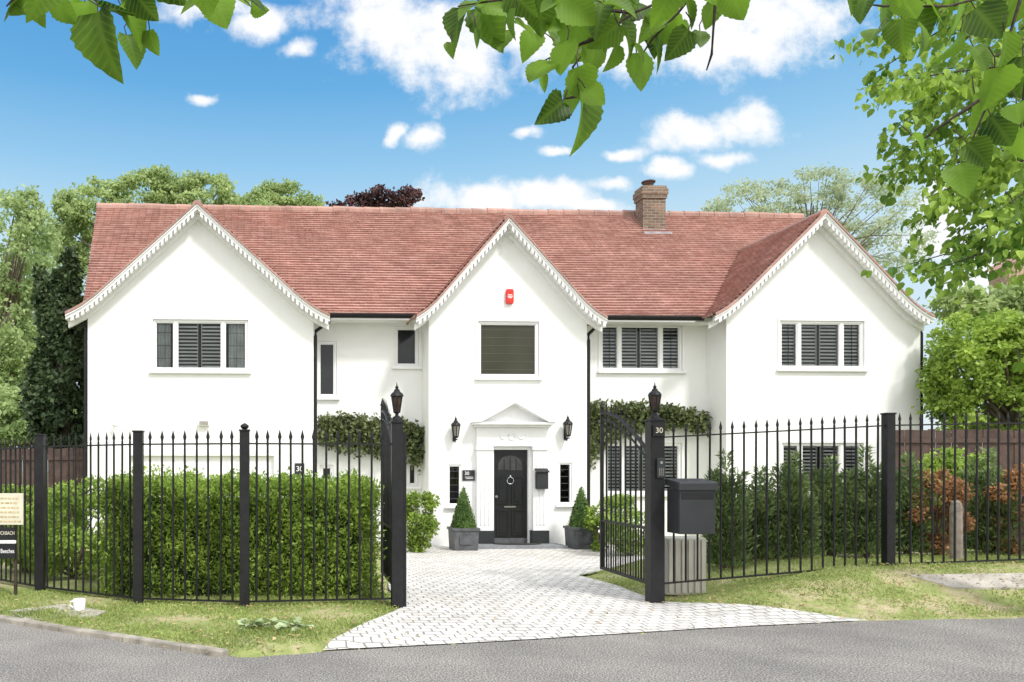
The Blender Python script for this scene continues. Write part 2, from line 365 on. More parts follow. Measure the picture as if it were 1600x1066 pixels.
def blades(name,x0,x1,y0,y1,n,label):
    P=[]
    while len(P)<n:
        x=random.uniform(x0,x1); y=random.uniform(y0,y1)
        if y<edgeY(x)+.10*random.random() or inpoly(x,y,dpoly): continue
        if math.sin(x*2.3+1)*math.sin(y*3.7+x)+random.uniform(-1,1)*.8<-.2: continue
        P.append((x,y,gh(x,y)))
    P=np.array(P); D=unit(rng.normal(size=(n,3))*np.array((.8,.8,.2))+np.array((0,0,.9)))
    V,Fs=leafgeo(P,.036,T_NEED,D=D,Nn=rng.normal(size=(n,3)))
    return tag(mkobj(name,V,Fs,M['blade']),label,'grass',kind='stuff')
blades('grass',-6,1.1,6.3,9.6,40000,'short grass on the verge left of the driveway')
blades('grass',3.9,10.5,7.4,12.5,48000,'short grass on the bank right of the driveway')
def litter(n,x0,x1,y0,y1):
    P=[]
    while len(P)<n:
        x=random.uniform(x0,x1); y=random.uniform(y0,y1)
        if y<edgeY(x)-.25 : continue
        if random.random()<.8 and (inpoly(x,y,dpoly) or y<edgeY(x)): continue
        P.append((x,y,max(0.006,gh(x,y)+.03)))
    return P
P=np.array(litter(520,-5,1.3,6.2,9)+litter(900,3.6,10,7.3,9.5)+litter(60,1,4,7,9)); n=len(P)
V,Fs=leafgeo(P,.04,T_DIA,D=unit(rng.normal(size=(n,3))*np.array((1,1,.15))),Nn=rng.normal(size=(n,3))*.2+np.array((0,0,1)))
tag(mkobj('fallen_leaves',V,Fs,M['dry']),'scattered dry brown leaves lying on the verges','fallen leaves',kind='stuff')
x,y=gpt(425,982,.05); t=thing('leafy_sprig','pale wilted leafy sprig lying on the left verge','sprig',(x,y,gh(x,y)))
MB().tube([(-.3,.05,.02),(-.1,0,.04),(.1,.02,.03),(.3,-.03,.03)],.004,5).build('stem',M['bark'],t)
P=np.column_stack([rng.uniform(-.3,.32,70),rng.normal(0,.06,70),rng.uniform(.02,.07,70)])+np.array(t.location)
foliage('foliage',P,.085,M['sprig'],t,D=unit(rng.normal(size=(70,3))*np.array((1,1,.2))),Nn=rng.normal(size=(70,3))*.4+np.array((0,0,1)))
x,y=gpt(124,956,.05); t=thing('mug','white mug standing on the left verge beside a worn slab','mug',(x,y,gh(x,y)+.01))
MB().lathe([(.048,0),(.056,.01),(.06,.12),(.051,.12),(.048,.02)],n=20).build('cup_body',M['white'],t,smooth=True)
MB().tube([(-.055,0,.10),(-.09,0,.09),(-.095,0,.055),(-.055,0,.03)],.008,6).build('handle',M['white'],t)
# ------------------------------------------------------------ house
AA=R(2.5);ca,sa=math.cos(AA),math.sin(AA);OX,OY=(800-XP)/F*16.67,16.67
def HU(px,py,v):
    k=(px-XP)/F; u=(k*(OY+v*ca)-OX+v*sa)/(ca-k*sa); return u,CZ+(HY-py)/F*(OY+u*sa+v*ca)
def HW(u,v,z=0): return Vector((OX+u*ca-v*sa,OY+u*sa+v*ca,z))
house=thing('house','large white rendered house with three gables and a red clay tile roof','house',(OX,OY,0),AA)
ZB=-.3; ZW=4.66; RV=.76
def rect(px0,py0,px1,py1,v):
    u0,z1=HU(px0,py0,v); u1,z0=HU(px1,py1,v); return u0,u1,z0,z1
UL=[HU(137,600,0)[0],HU(490,600,0)[0]]; UM=[HU(670,600,0)[0],HU(917,600,0)[0]]; UR=[HU(1135,600,0)[0],HU(1438,600,0)[0]]
wins={'L':[(239,499,388,580,'tri')],'M':[(747,502,842,590,'lead'),(700,726,721,790,'slim'),(873,723,894,788,'slim')],
'R':[(1218,501,1350,577,'blind'),(1221,692,1349,772,'blind')],
'RL':[(496,533,526,621,'one'),(617,510,654,573,'one'),(500,727,521,762,'one'),(636,722,653,760,'one')],
'RR':[(938,506,1066,580,'blind'),(946,692,1065,772,'blind')]}
def wallface(mb,u0,u1,z0,z1,v,holes,depth=.11):
    us=sorted({u0,u1,*[h[0] for h in holes],*[h[1] for h in holes]}); zs=sorted({z0,z1,*[h[2] for h in holes],*[h[3] for h in holes]})
    us=[u for u in us if u0<=u<=u1]; zs=[z for z in zs if z0<=z<=z1]
    for a,b in zip(us,us[1:]):
        for c,d in zip(zs,zs[1:]):
            mu,mz=(a+b)/2,(c+d)/2
            if any(h[0]<mu<h[1] and h[2]<mz<h[3] for h in holes): continue
            mb.add([(a,v,c),(b,v,c),(b,v,d),(a,v,d)],[(0,1,2,3)])
    for h in holes:
        a,b,c,d=h; w=v+depth
        mb.add([(a,v,c),(a,w,c),(a,w,d),(a,v,d)],[(0,1,2,3)]); mb.add([(b,v,c),(b,w,c),(b,w,d),(b,v,d)],[(3,2,1,0)])
        mb.add([(a,v,d),(b,v,d),(b,w,d),(a,w,d)],[(3,2,1,0)]); mb.add([(a,v,c),(b,v,c),(b,w,c),(a,w,c)],[(0,1,2,3)])
def window(v,r,kind):
    u0,u1,z0,z1=r; w=u1-u0; h=z1-z0; y0,y1=v+.02,v+.085
    f=MB(); b=.05 if kind!='slim' else .04
    f.box(u0+.002,u0+b,y0,y1,z0+.002,z1-.002); f.box(u1-b,u1-.002,y0,y1,z0+.002,z1-.002); f.box(u0+b,u1-b,y0,y1,z1-b,z1-.002); f.box(u0+b,u1-b,y0,y1,z0+.002,z0+b)
    cols=[0,1]
    if kind in('tri','blind'): cols=[0,.235,.735,1] if kind=='tri' else [0,.24,.745,1]
    for c in cols[1:-1]: f.box(u0+w*c-.035,u0+w*c+.035,y0-.002,y1,z0+b,z1-b)
    if kind!='slim':
      for a,c in zip(cols,cols[1:]):
        p,q=u0+w*a+(b if a==0 else .035),u0+w*c-(b if c==1 else .035)
        s=.02; f.box(p,p+s,y0+.012,y1,z0+b,z1-b); f.box(q-s,q,y0+.012,y1,z0+b,z1-b); f.box(p+s,q-s,y0+.012,y1,z1-b-s,z1-b); f.box(p+s,q-s,y0+.012,y1,z0+b,z0+b+s)
    fr=f.build('window',M['white'],house,bevel=.006)
    pm={'lead':M['frost'],'one':M['darkglass']}.get(kind,M['glass'])
    MB().add([(u0+.03,y1-.02,z0+.03),(u1-.03,y1-.02,z0+.03),(u1-.03,y1-.02,z1-.03),(u0+.03,y1-.02,z1-.03)],[(0,1,2,3)]).build('pane',pm,fr)
    s=MB(); s.box(u0-.07,u1+.07,v-.07,v+.019,z0-.06,z0-.002); s.build('sill',M['white'],fr,bevel=.008)
    if w>.6:
        s=MB(); s.box(u0-.05,u1+.05,v-.018,v-.002,z1+.001,z1+.045); s.box(u0-.05,u0-.001,v-.018,v-.002,z0,z1); s.box(u1+.001,u1+.05,v-.018,v-.002,z0,z1); s.build('surround',M['white'],fr)
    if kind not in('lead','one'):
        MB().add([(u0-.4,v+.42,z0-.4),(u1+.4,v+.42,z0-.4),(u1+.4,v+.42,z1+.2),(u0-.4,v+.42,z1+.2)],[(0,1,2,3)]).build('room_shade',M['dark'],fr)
    if kind in('tri','blind'):
        s=MB(); pit=.074; n=int((h-.12)/pit)
        if kind=='tri': cc=[(cols[1],(cols[1]+cols[2])/2),((cols[1]+cols[2])/2,cols[2])]
        else: cc=[(0,cols[1]),(cols[1],(cols[1]+cols[2])/2),((cols[1]+cols[2])/2,cols[2]),(cols[2],1)]
        for a,c in cc:
            p,q=u0+w*a+.045,u0+w*c-.045
            for k in range(n):
                z=z0+.085+k*pit; s.add([(p,v+.105,z),(q,v+.105,z),(q,v+.128,z+.038),(p,v+.128,z+.038)],[(0,1,2,3)])
            s.box(p-.010,p,v+.100,v+.13,z0+.06,z1-.06); s.box(q,q+.010,v+.100,v+.13,z0+.06,z1-.06)
        s.build('blind',M['blind'],fr)
        g=MB()
        for a,c in ((cols[0],cols[1]),(cols[2],cols[3])):
            p,q=u0+w*a+.07,u0+w*c-.055
            x=lerp(p,q,.5); g.box(x-.004,x+.004,y0+.03,y0+.042,z0+b,z1-b)
            for k in (1,2,3): z=lerp(z0,z1,k/4); g.box(p-.02,q+.02,y0+.031,y0+.041,z-.004,z+.004)
        g.build('glazing_bar',M['bar'],fr)
    if kind=='tri':
        for a,c in ((0,.2),(.76,1)):
            s=MB(); p,q=u0+w*a+.06,u0+w*c-.05; n=16; vs=[];fs=[]
            for k in range(n+1):
                x=lerp(p,q,k/n); yy=v+.145+.03*math.sin(k*2.1); vs+=[(x,yy,z0),(x,yy,z1)]
            for k in range(n): fs.append((2*k,2*k+2,2*k+3,2*k+1))
            s.add(vs,fs); s.build('curtain',M['curtain'],fr)
    if kind=='lead':
        g=MB()
        for k in range(1,7): z=lerp(z0,z1,k/7); g.box(u0+.06,u1-.06,y0+.040,y0+.044,z-.003,z+.003)
        g.build('glazing_bar',M['came'],fr)
    if kind=='slim':
        g=MB()
        for k in range(1,6): z=lerp(z0,z1,k/6); g.box(u0+.04,u1-.04,y0+.03,y0+.04,z-.004,z+.004)
        g.build('glazing_bar',M['lead'],fr)
PROF=[(0,0),(.40,.43),(.77,.83),(.89,.935),(1,1)]
DZ=.0771
def gab(px_l,px_a,py_a,px_r,py_e,v=-.28):
    ul,ze=HU(px_l,py_e,v); ur,_=HU(px_r,py_e,v); ua,za=HU(px_a,py_a,v); ze=4.77+DZ*round((ze-4.77)/DZ); return dict(ul=ul,ur=ur,ua=ua,za=za,ze=ze)
G={'L':gab(103,308,318,515,491),'M':gab(650,795,340,947,492),'R':gab(1115,1288,332,1456,491)}
def prof(g,side,z):
    t=(g['za']-z)/(g['za']-g['ze']); w=(g['ua']-g['ul']) if side<0 else (g['ur']-g['ua'])
    return g['ua']+side*w*interp(t,[p[1] for p in PROF],[p[0] for p in PROF])
def profz(g,u):
    w=(g['ua']-g['ul']) if u<g['ua'] else (g['ur']-g['ua']); t=abs(u-g['ua'])/w
    return g['za']-(g['za']-g['ze'])*interp(t,[p[0] for p in PROF],[p[1] for p in PROF])
door_r=rect(768,699,829,851,0); gar_r=rect(205,712,428,858,0)
walls=MB()
for key,U in(('L',UL),('M',UM),('R',UR)):
    holes=[rect(*w[:4],0) for w in wins[key]]
    if key=='M': holes.append(door_r)
    if key=='L': holes.append(gar_r)
    wallface(walls,U[0],U[1],ZB,ZW,0,holes)
    g=G[key]; pts=[(U[0],ZW),(U[1],ZW)]
    for u in np.linspace(U[1],g['ua'],12): pts.append((u,profz(g,u)-.07))
    for u in np.linspace(g['ua'],U[0],12)[1:]: pts.append((u,profz(g,u)-.07))
    walls.add([(u,0,z) for u,z in pts],[tuple(range(len(pts)))])
for u,a,b in((UL[1],0,RV),(UM[0],0,RV),(UM[1],0,RV),(UR[0],0,RV),(UL[0],0,7.9),(UR[1],0,7.9)):
    walls.add([(u,a,ZB),(u,b,ZB),(u,b,4.85),(u,a,4.85)],[(0,1,2,3)])
wallface(walls,UL[1],UM[0],ZB,4.85,RV,[rect(*w[:4],RV) for w in wins['RL']])
wallface(walls,UM[1],UR[0],ZB,4.85,RV,[rect(*w[:4],RV) for w in wins['RR']])
walls.add([(UL[0],7.9,ZB),(UR[1],7.9,ZB),(UR[1],7.9,4.85),(UL[0],7.9,4.85)],[(0,1,2,3)])
walls.build('wall',M['render'],house)
for key,ws in wins.items():
    v=0 if key in'LMR' else RV
    for w in ws: window(v,rect(*w[:4],v),w[4])
u0,u1,z0,z1=gar_r; gd=MB(); gd.box(u0,u1,.06,.1,z0,z1)
for k in range(1,14): x=lerp(u0,u1,k/14); gd.box(x-.12,x+.06,.05,.0595,z0+.1,z1-.12)
gdo=gd.build('garage_door',M['white'],house)
fr=MB(); fr.box(u0-.1,u1+.1,-.04,-.002,z1,z1+.14); fr.box(u0-.1,u0,-.04,-.002,z0,z1); fr.box(u1,u1+.1,-.04,-.002,z0,z1); fr.build('door_frame',M['white'],gdo)
# ---- roof
MZ=[4.77,4.93,5.28,8.24]; MV=[.28,.56,.98,4.2]
def mv(z): return interp(z,MZ,MV)
rl,_=HU(152,321,4.2); el,_=HU(128,480,.4); rr,_=HU(1252,342,4.2); er,_=HU(1400,490,.4)
def courses(mb,A,B,z0,z1,lift,seg=.25):
    i=0
    while z0+i*DZ<z1-1e-4:
        a,b=z0+i*DZ,min(z1,z0+(i+1)*DZ); i+=1
        La,Lb=Vector(A(a)),Vector(B(a)); Ua,Ub=Vector(A(b)),Vector(B(b)); L=(Lb-La).length
        m=max(1,int(L/seg)); vs=[]
        for k in range(m+1):
            t=k/m; j=Vector(lift)*(1+random.uniform(-.12,.12)); w0=.006*math.sin(t*L*.9+a*4)+.012*math.sin(t*L*.37+2); w1=.006*math.sin(t*L*.9+b*4)+.012*math.sin(t*L*.37+2)
            lo=La.lerp(Lb,t); up=Ua.lerp(Ub,t)
            vs+=[up+Vector((0,0,w1+.002)),lo+j+Vector((0,0,w0)),lo+Vector((0,0,w0-.008))]
        mb.add(vs,[(3*k,3*k+1,3*k+4,3*k+3) for k in range(m)]+[(3*k+1,3*k+2,3*k+5,3*k+4) for k in range(m)])
def ml(z): return (interp(z,[4.77,8.24],[el,rl]),mv(z),z)
def mr_(z): return (interp(z,[4.77,8.24],[er,rr]),mv(z),z)
rf=MB(); courses(rf,ml,mr_,4.77,8.24,(0,-.028,.036))
rf.add([(rl,4.2,8.24),(rr,4.2,8.24),(er,8.3,4.77),(el,8.3,4.77)],[(0,3,2,1)])
rf.add([(rr,4.2,8.24),(er,.28,4.77),(er,8.3,4.77)],[(0,1,2)])
roof=rf.build('roof',M['tile'],house)
MB().add([(rl+.05,4.2,8.2),(el+.05,.3,4.75),(el+.05,8.3,4.75)],[(0,1,2)]).build('end_wall',M['tile'],house)
rt=MB(); n=46
for k in range(n):
    a,b=lerp(rl,rr,k/n),lerp(rl,rr,(k+1)/n); j=random.uniform(-.01,.01); rt.tube([(a,4.2,8.20+j),(b+.01,4.2,8.20+j)],[.125,.112],10)
rt.build('ridge_tiles',M['ridge'],roof,smooth=False)
u_,z_=HU(568,397,2.9); MB().add([(u_-.1,2.72,z_-.06),(u_+.1,2.72,z_-.06),(u_+.1,2.72,z_+.01),(u_-.1,2.72,z_+.01),(u_+.1,3.1,z_+.16),(u_-.1,3.1,z_+.16)],[(0,1,2,3),(3,2,4,5)]).build('vent_tile',M['ridge'],roof)
for a,b in((UL[1]-.1,UM[0]+.1),(UM[1]-.1,UR[0]+.1)): MB().box(a,b,.33,RV,4.66,4.76).build('soffit',M['white'],house)
for key,g in G.items():
    gm=MB(); VV=-.28
    for sd in(-1,1):
        def A(z,sd=sd): return (prof(g,sd,z),VV,z)
        def B(z,sd=sd): return (prof(g,sd,z),max(.9,mv(z)+.02),z)
        courses(gm,A,B,g['ze'],g['za']-.02,(sd*.026,0,.036),seg=.3)
    go=gm.build('gable_roof',M['tile'],house)
    vend=mv(g['za']); rt=MB(); n=int((vend-VV)/.33)
    for k in range(n): a,b=lerp(VV-.02,vend,k/n),lerp(VV-.02,vend,(k+1)/n); rt.tube([(g['ua'],a,g['za']-.03),(g['ua'],b,g['za']-.03)],[.10,.09],10)
    rt.build('ridge_tiles',M['ridge'],go)
    bb=MB(); dn=MB(); sf=MB(); te=MB()
    for sd in(1,-1):
        zz=np.linspace(g['za'],g['ze'],26); pts=[(prof(g,sd,z),z) for z in zz]
        for (a,b),(c,d) in zip(pts,pts[1:]):
            o1,o2=.03,.125
            bb.add([(a,VV-.04,b-o1),(c,VV-.04,d-o1),(c,VV-.04,d-o2),(a,VV-.04,b-o2),(a,VV+.03,b-o1),(c,VV+.03,d-o1),(c,VV+.03,d-o2),(a,VV+.03,b-o2)],[(0,1,2,3),(4,7,6,5),(3,2,6,7),(0,4,5,1)])
            bb.add([(a,VV-.07,b-.03),(c,VV-.07,d-.03),(c,VV-.07,d-.06),(a,VV-.07,b-.06),(a,VV-.0405,b-.03),(c,VV-.0405,d-.03),(c,VV-.0405,d-.07),(a,VV-.0405,b-.07)],[(0,1,2,3),(3,2,6,7),(0,4,5,1)])
            bb.add([(a,VV+.19,b-.125),(c,VV+.19,d-.125),(c,VV+.19,d-.25),(a,VV+.19,b-.25),(c,0,d-.25),(a,0,b-.25)],[(0,1,2,3),(3,2,4,5)])
            sf.add([(a,VV+.03,b-.1255),(c,VV+.03,d-.1255),(c,.0,d-.1255),(a,.0,b-.1255)],[(0,1,2,3)])
            te.add([(a,VV-.085,b-.028),(c,VV-.085,d-.028),(c,VV-.085,d+.025),(a,VV-.085,b+.025),(c,VV,d+.03),(a,VV,b+.03)],[(0,1,2,3),(3,2,4,5)])
        tot=0; seg=[]
        for (a,b),(c,d) in zip(pts,pts[1:]): seg.append((tot,a,b,c,d)); tot+=math.hypot(c-a,d-b)
        s=.12
        while s<tot-.05:
            q=[x for x in seg if x[0]<=s][-1]; L=math.hypot(q[3]-q[1],q[4]-q[2]); t=(s-q[0])/L; a,b=lerp(q[1],q[3],t),lerp(q[2],q[4],t)
            dx,dz=(q[3]-q[1])/L,(q[4]-q[2])/L; w=.031
            ax,az=a-dx*w,b-dz*w; cx_,cz_=a+dx*w,b+dz*w
            P=[(ax,az-.120),(cx_,cz_-.120),(cx_,cz_-.205),(ax,az-.205)]
            dn.prism(P if sd>0 else P[::-1],VV-.036,VV+.08); s+=.118
    bb.build('bargeboard',M['white'],go); dn.build('dentils',M['white'],go); sf.build('gable_soffit',M['white'],go); te.build('verge_tiles',M['ridge'],go)
# chimney
u0,zt=HU(1005,290,3.5); u1,_=HU(1040,290,3.5); zb=6.9
cm=MB(); cm.box(u0,u1,3.5,3.92,zb,zt-.32); cm.box(u0-.03,u1+.03,3.47,3.95,zt-.32,zt-.22); cm.box(u0-.05,u1+.05,3.45,3.97,zt-.22,zt-.08); cm.box(u0-.02,u1+.02,3.48,3.94,zt-.08,zt)
cm.build('chimney',M['brick'],roof)
MB().lathe([(.12,zt),(.11,zt+.08),(.13,zt+.10),(.13,zt+.14),(.17,zt+.15),(.17,zt+.18)],(u0+u1)/2-.05,3.72,16).build('chimney_pot',M['pot'],roof,smooth=False)
MB().box(u0-.015,u1+.015,3.487,3.9,7.46,7.62).box(u0-.07,u1+.07,3.3,3.52,7.42,7.50).build('flashing',M['leadlight'],roof)
def gutter(u0,u1,v,z):
    gm=MB(); n=8; vs=[]
    for x in(u0,u1):
        for k in range(n+1):
            t=math.pi*k/n; vs.append((x,v-.06*math.cos(t),z-.075*math.sin(t)))
    gm.add(vs,[(k,k+1,n+2+k,n+1+k) for k in range(n)]); gm.box(u0,u1,v-.066,v-.058,z-.01,z+.012)
    gm.build('gutter',M['black'],house)
gutter(G['L']['ur']-.1,G['M']['ul']+.05,.20,4.74); gutter(G['M']['ur']-.05,G['R']['ul']+.05,.20,4.74)
def pipe(pts,r=.036): MB().tube(pts,r,10).build('downpipe',M['black'],house,smooth=False)
pipe([(UL[1]+.36,.2,4.68),(UL[1]+.34,.18,4.58),(UL[1]+.05,.06,4.36),(UL[1]+.04,.05,4.25),(UL[1]+.04,.05,-.1)])
pipe([(UM[1]+.38,.2,4.68),(UM[1]+.34,.18,4.58),(UM[1]+.06,.06,4.34),(UM[1]+.055,.05,4.2),(UM[1]+.055,.05,-.1)])
pipe([(G['L']['ul']+.02,-.0,4.66),(G['L']['ul']+.03,.05,4.58),(UL[0]-.05,.05,4.38),(UL[0]-.05,.05,4.2),(UL[0]-.05,.05,-.1)])
pipe([(G['R']['ur']-.02,.0,4.66),(G['R']['ur']-.03,.05,4.58),(UR[1]+.06,.05,4.4),(UR[1]+.06,.05,4.2),(UR[1]+.06,.05,-.1)])
for a,b in((G['L']['ul']-.07,G['L']['ul']+.05),(G['R']['ur']-.05,G['R']['ur']+.07)):
    MB().box(a,b,-.25,.6,4.62,4.72).build('gutter',M['black'],house,bevel=.01)
# ---- door and surround
u0,u1,z0,z1=door_r; dm=MB(); dm.box(u0+.05,u1-.05,.07,.11,z0+.02,z1-.05)
cx=(u0+u1)/2; dw=u1-u0-.1
def panel(a,b,c,d):
    dm.box(a,b,.055,.0695,c,c+.025); dm.box(a,b,.055,.0695,d-.025,d); dm.box(a,a+.025,.055,.0695,c+.025,d-.025); dm.box(b-.025,b,.055,.0695,c+.025,d-.025); dm.box(a+.06,b-.06,.060,.0695,c+.06,d-.06)
for sx_ in(-1,1):
    a,b=sorted((cx+sx_*.035,cx+sx_*(dw/2-.07))); panel(a,b,z0+.18,z0+.72); panel(a,b,z0+.84,z0+1.42)
door=dm.build('door',M['blackgloss'],house)
fl=[(cx-dw*.35,z1-.48),(cx+dw*.35,z1-.48)]+[(cx+dw*.35*math.cos(t),z1-.37+.2*math.sin(t)) for t in np.linspace(0,math.pi,14)]
MB().prism(fl,.060,.069).build('fanlight',M['fan'],door)
fb=MB()
for t in(.25,.5,.75): fb.box(cx-dw*.35+dw*.7*t-.008,cx-dw*.35+dw*.7*t+.008,.052,.0595,z1-.47,z1-.24)
fb.build('glazing_bar',M['blackgloss'],door)
MB().torus((cx,.045,z0+1.33),.07,.010).tube([(cx,.07,z0+1.42),(cx,.03,z0+1.42)],.022,10).build('knocker',M['silver'],door,smooth=True)
MB().tube([(u0+.11,.07,z0+1.0),(u0+.11,.02,z0+1.0)],.02,10).tube([(u0+.11,.025,z0+1.0),(u0+.11,.015,z0+1.0)],.03,12).build('handle',M['silver'],door)
MB().box(cx-.12,cx+.12,.058,.0695,z0+.77,z0+.80).build('letter_slot',M['silver'],door); MB().box(u0+.06,u1-.06,.052,.0695,z0+.03,z0+.13).build('kick_plate',M['lead'],door)
df=MB(); df.box(u0,u0+.05,.0,.10,z0,z1); df.box(u1-.05,u1,.0,.10,z0,z1); df.box(u0+.05,u1-.05,.0,.10,z1-.05,z1); df.build('door_frame',M['white'],door)
ps=MB(); pl,pr=HU(745,800,-.1)[0],HU(855,800,-.1)[0]
zc=z1
for a,b in((pl,u0-.01),(u1+.01,pr)):
    q=MB(); q.box(a,b,-.14,-.002,z0+.30,zc-.06); q.box(a-.02,b+.005,-.17,-.002,zc-.0599,zc-.01); q.box(a-.01,b+.005,-.155,-.002,zc-.0099,zc+.02)
    for k in range(3): x=lerp(a+.08,b-.08,k/2); q.box(x-.016,x+.016,-.158,-.1403,z0+.42,zc-.2)
    q.build('pilaster',M['white'],house,bevel=.004)
    MB().box(a-.03,b+.02,-.17,-.002,ZB,z0+.30).build('door_plinth',M['graphite'],house)
zf0,zf1=zc+.02,HU(800,668,-.1)[1]
ps.box(pl,pr,-.10,-.002,zc+.0202,zf1-.001); ps.box(u0-.01,u1+.01,-.06,-.002,zc,zc+.0198)
ps.box(pl-.05,pr+.05,-.19,-.002,zf1,zf1+.05)
pw=(pr-pl)/2+.09; pc=(pl+pr)/2; ph=HU(800,624,-.2)[1]-zf1-.05; zz=zf1+.05
ps.box(pc-pw,pc+pw,-.30,-.002,zz,zz+.05)
ps.prism([(pc-pw+.12,zz+.05),(pc+pw-.12,zz+.05),(pc,zz+ph-.08)],-.12,-.002)
for sd in(-1,1):
    P=[(pc+sd*(pw+.03),zz+.051),(pc+sd*(pw-.13),zz+.051),(pc,zz+ph-.085),(pc,zz+ph)]; ps.prism(P if sd<0 else P[::-1],-.33,-.002)
ps.build('door_surround',M['white'],house,bevel=.004)
orn=MB(); oz=(zf0+zf1)/2
orn.torus((pc,-.10,oz+.0),.07,.018,n=24,k=8)
for sd in(-1,1): orn.tube([(pc+sd*.09,-.10,oz+.04),(pc+sd*.15,-.103,oz-.03),(pc+sd*.22,-.103,oz-.04),(pc+sd*.28,-.10,oz+.04)],[.008,.018,.018,.006],8)
orn.build('wreath_ornament',M['white'],house,smooth=True)
p=HW(cx,-.35); st=MB(); st.box(-.95,.95,-.32,.33,-.2,-.035); o=struct(st.build('door_step',M['step'])); o.location=p; o.rotation_euler=(0,0,AA)
mt=MB(); pts=[(.5*math.cos(t),-.02-.26*math.sin(t)) for t in np.linspace(0,math.pi,16)]
mt.add([(x,y,-.034) for x,y in pts]+[(x,y,-.016) for x,y in pts],[tuple(range(16,32))]+[(i,(i+1)%16,(i+1)%16+16,i+16) for i in range(16)])
o=tag(mt.build('doormat',M['mat']),'dark half round doormat on the step at the black front door','doormat'); o.location=HW(cx+.05,-.2); o.rotation_euler=(0,0,AA)
# ------------------------------------------------------------ things on the house wall
def lantern_body(t,s,z,gm,hexn=6,y=0):
    a=MB(); a.lathe([(.03*s,z),(.06*s,z+.02*s),(.045*s,z+.04*s)],0,y,hexn); 
    for k in range(hexn):
        an=2*math.pi*(k+.5)/hexn; c_,s_=math.cos(an),math.sin(an)
        a.tube([(.05*s*c_,y+.05*s*s_,z+.03*s),(.085*s*c_,y+.085*s*s_,z+.25*s)],.011*s,4)
    a.lathe([(.092*s,z+.245*s),(.095*s,z+.26*s)],0,y,hexn); a.build('lantern_frame',M['black'],t)
    MB().lathe([(.044*s,z+.04*s),(.08*s,z+.245*s)],0,y,hexn).build('lantern_glass',gm,t)
    MB().lathe([(.105*s,z+.26*s),(.085*s,z+.30*s),(.045*s,z+.335*s),(.04*s,z+.36*s),(.02*s,z+.37*s),(.028*s,z+.395*s),(.01*s,z+.42*s),(.002,z+.47*s)],0,y,hexn*2).build('lantern_cap',M['black'],t)
for px,py,side in((712,668,'left'),(887,666,'right')):
    u,zc_=HU(px,py,-.15); t=thing('wall_lantern','black wall lantern '+side+' of the front door pediment','lantern',HW(u,0,zc_),AA,'wall lanterns beside the front door')
    lantern_body(t,1.0,-.22,M['lampglass'],y=-.16)
    MB().lathe([(.03,-.26),(.045,-.24)],0,-.16,8).tube([(0,-.16,-.23),(0,-.1,-.30),(0,-.03,-.22),(0,-.02,-.1)],.011,6).box(-.03,.03,-.022,-.002,-.28,-.02).build('bracket',M['black'],t)
u,zc_=HU(795.5,464,0); t=thing('alarm_box','red burglar alarm box high on the middle gable','alarm box',HW(u,0,zc_),AA)
MB().prism([(-.07,-.15),(.07,-.15),(.08,-.1),(.08,.1),(.065,.155),(-.065,.155),(-.08,.1),(-.08,-.1)],-.07,-.002).build('casing',M['red'],t,bevel=.01)
lb=MB(); 
for k,w in enumerate((.045,.055,.04)): lb.box(-w,w,-.0725,-.0702,.02-k*.03,.034-k*.03)
lb.build('white_marking',M['white'],t)
u,zc_=HU(846,749,-.2); t=thing('letterbox','small dark letterbox on the door surround right of the front door','letterbox',HW(u,-.16,zc_),AA)
MB().prism([(-.12,-.2),(.12,-.2),(.12,.15),(-.12,.15)],-.12,-.002).build('body',M['graphite'],t,bevel=.01)
MB().add([(-.135,-.15,.14),(.135,-.15,.14),(.135,-.002,.21),(-.135,-.002,.21),(-.135,-.15,.155),(.135,-.15,.155),(.135,-.002,.225),(-.135,-.002,.225)],[(0,3,2,1),(4,5,6,7),(0,1,5,4),(1,2,6,5),(3,0,4,7)]).build('lid',M['black'],t)
u,zc_=HU(735,743,0); t=thing('house_sign','dark slate name plaque left of the front door','sign',HW(u-.04,0,zc_),AA)
MB().box(-.13,.13,-.02,-.002,-.11,.11).build('plate',M['graphite'],t,bevel=.004); textobj('lettering','30',.1,M['white'],t,(-.04,-.022,.04))
ln=MB()
for k in range(2): ln.box(-.08+.02*k,.1,-.0225,-.0205,-.04-k*.03,-.03-k*.03)
ln.build('small_writing',M['white'],t)
u,zc_=HU(468,733,0); t=thing('house_sign','small black number 30 plate beside the garage door','sign',HW(u,0,zc_),AA)
MB().box(-.10,.10,-.02,-.002,-.12,.12).build('plate',M['graphite'],t,bevel=.004); textobj('lettering','30',.15,M['white'],t,(0,-.022,0))
u,zc_=HU(319,661,0); t=thing('floodlight','white security light above the garage door','security light',HW(u,0,zc_),AA)
MB().box(-.11,.11,-.1,-.002,-.06,.06).build('housing',M['white'],t,bevel=.01); MB().box(-.09,.09,-.104,-.1005,-.045,.03).build('lens',M['lampglass'],t)
u,zc_=HU(181,663,0); t=thing('security_camera','small white camera near the left corner of the house','camera',HW(u,0,zc_),AA)
MB().tube([(0,-.002,.03),(0,-.06,.02),(0,-.08,0)],.02,8).build('bracket',M['white'],t); MB().tube([(-.04,-.1,-.01),(.1,-.2,-.04)],.035,12).build('camera_body',M['white'],t); 
def cone_pts(n,cx,cy,z0,z1,r):
    t=1-np.sqrt(rng.uniform(0,1,n)); a=rng.uniform(0,2*math.pi,n); rr_=r*(1-t)**.85*(1+rng.normal(0,.05,n))
    return np.column_stack([cx+rr_*np.cos(a),cy+rr_*np.sin(a),z0+t*(z1-z0)])
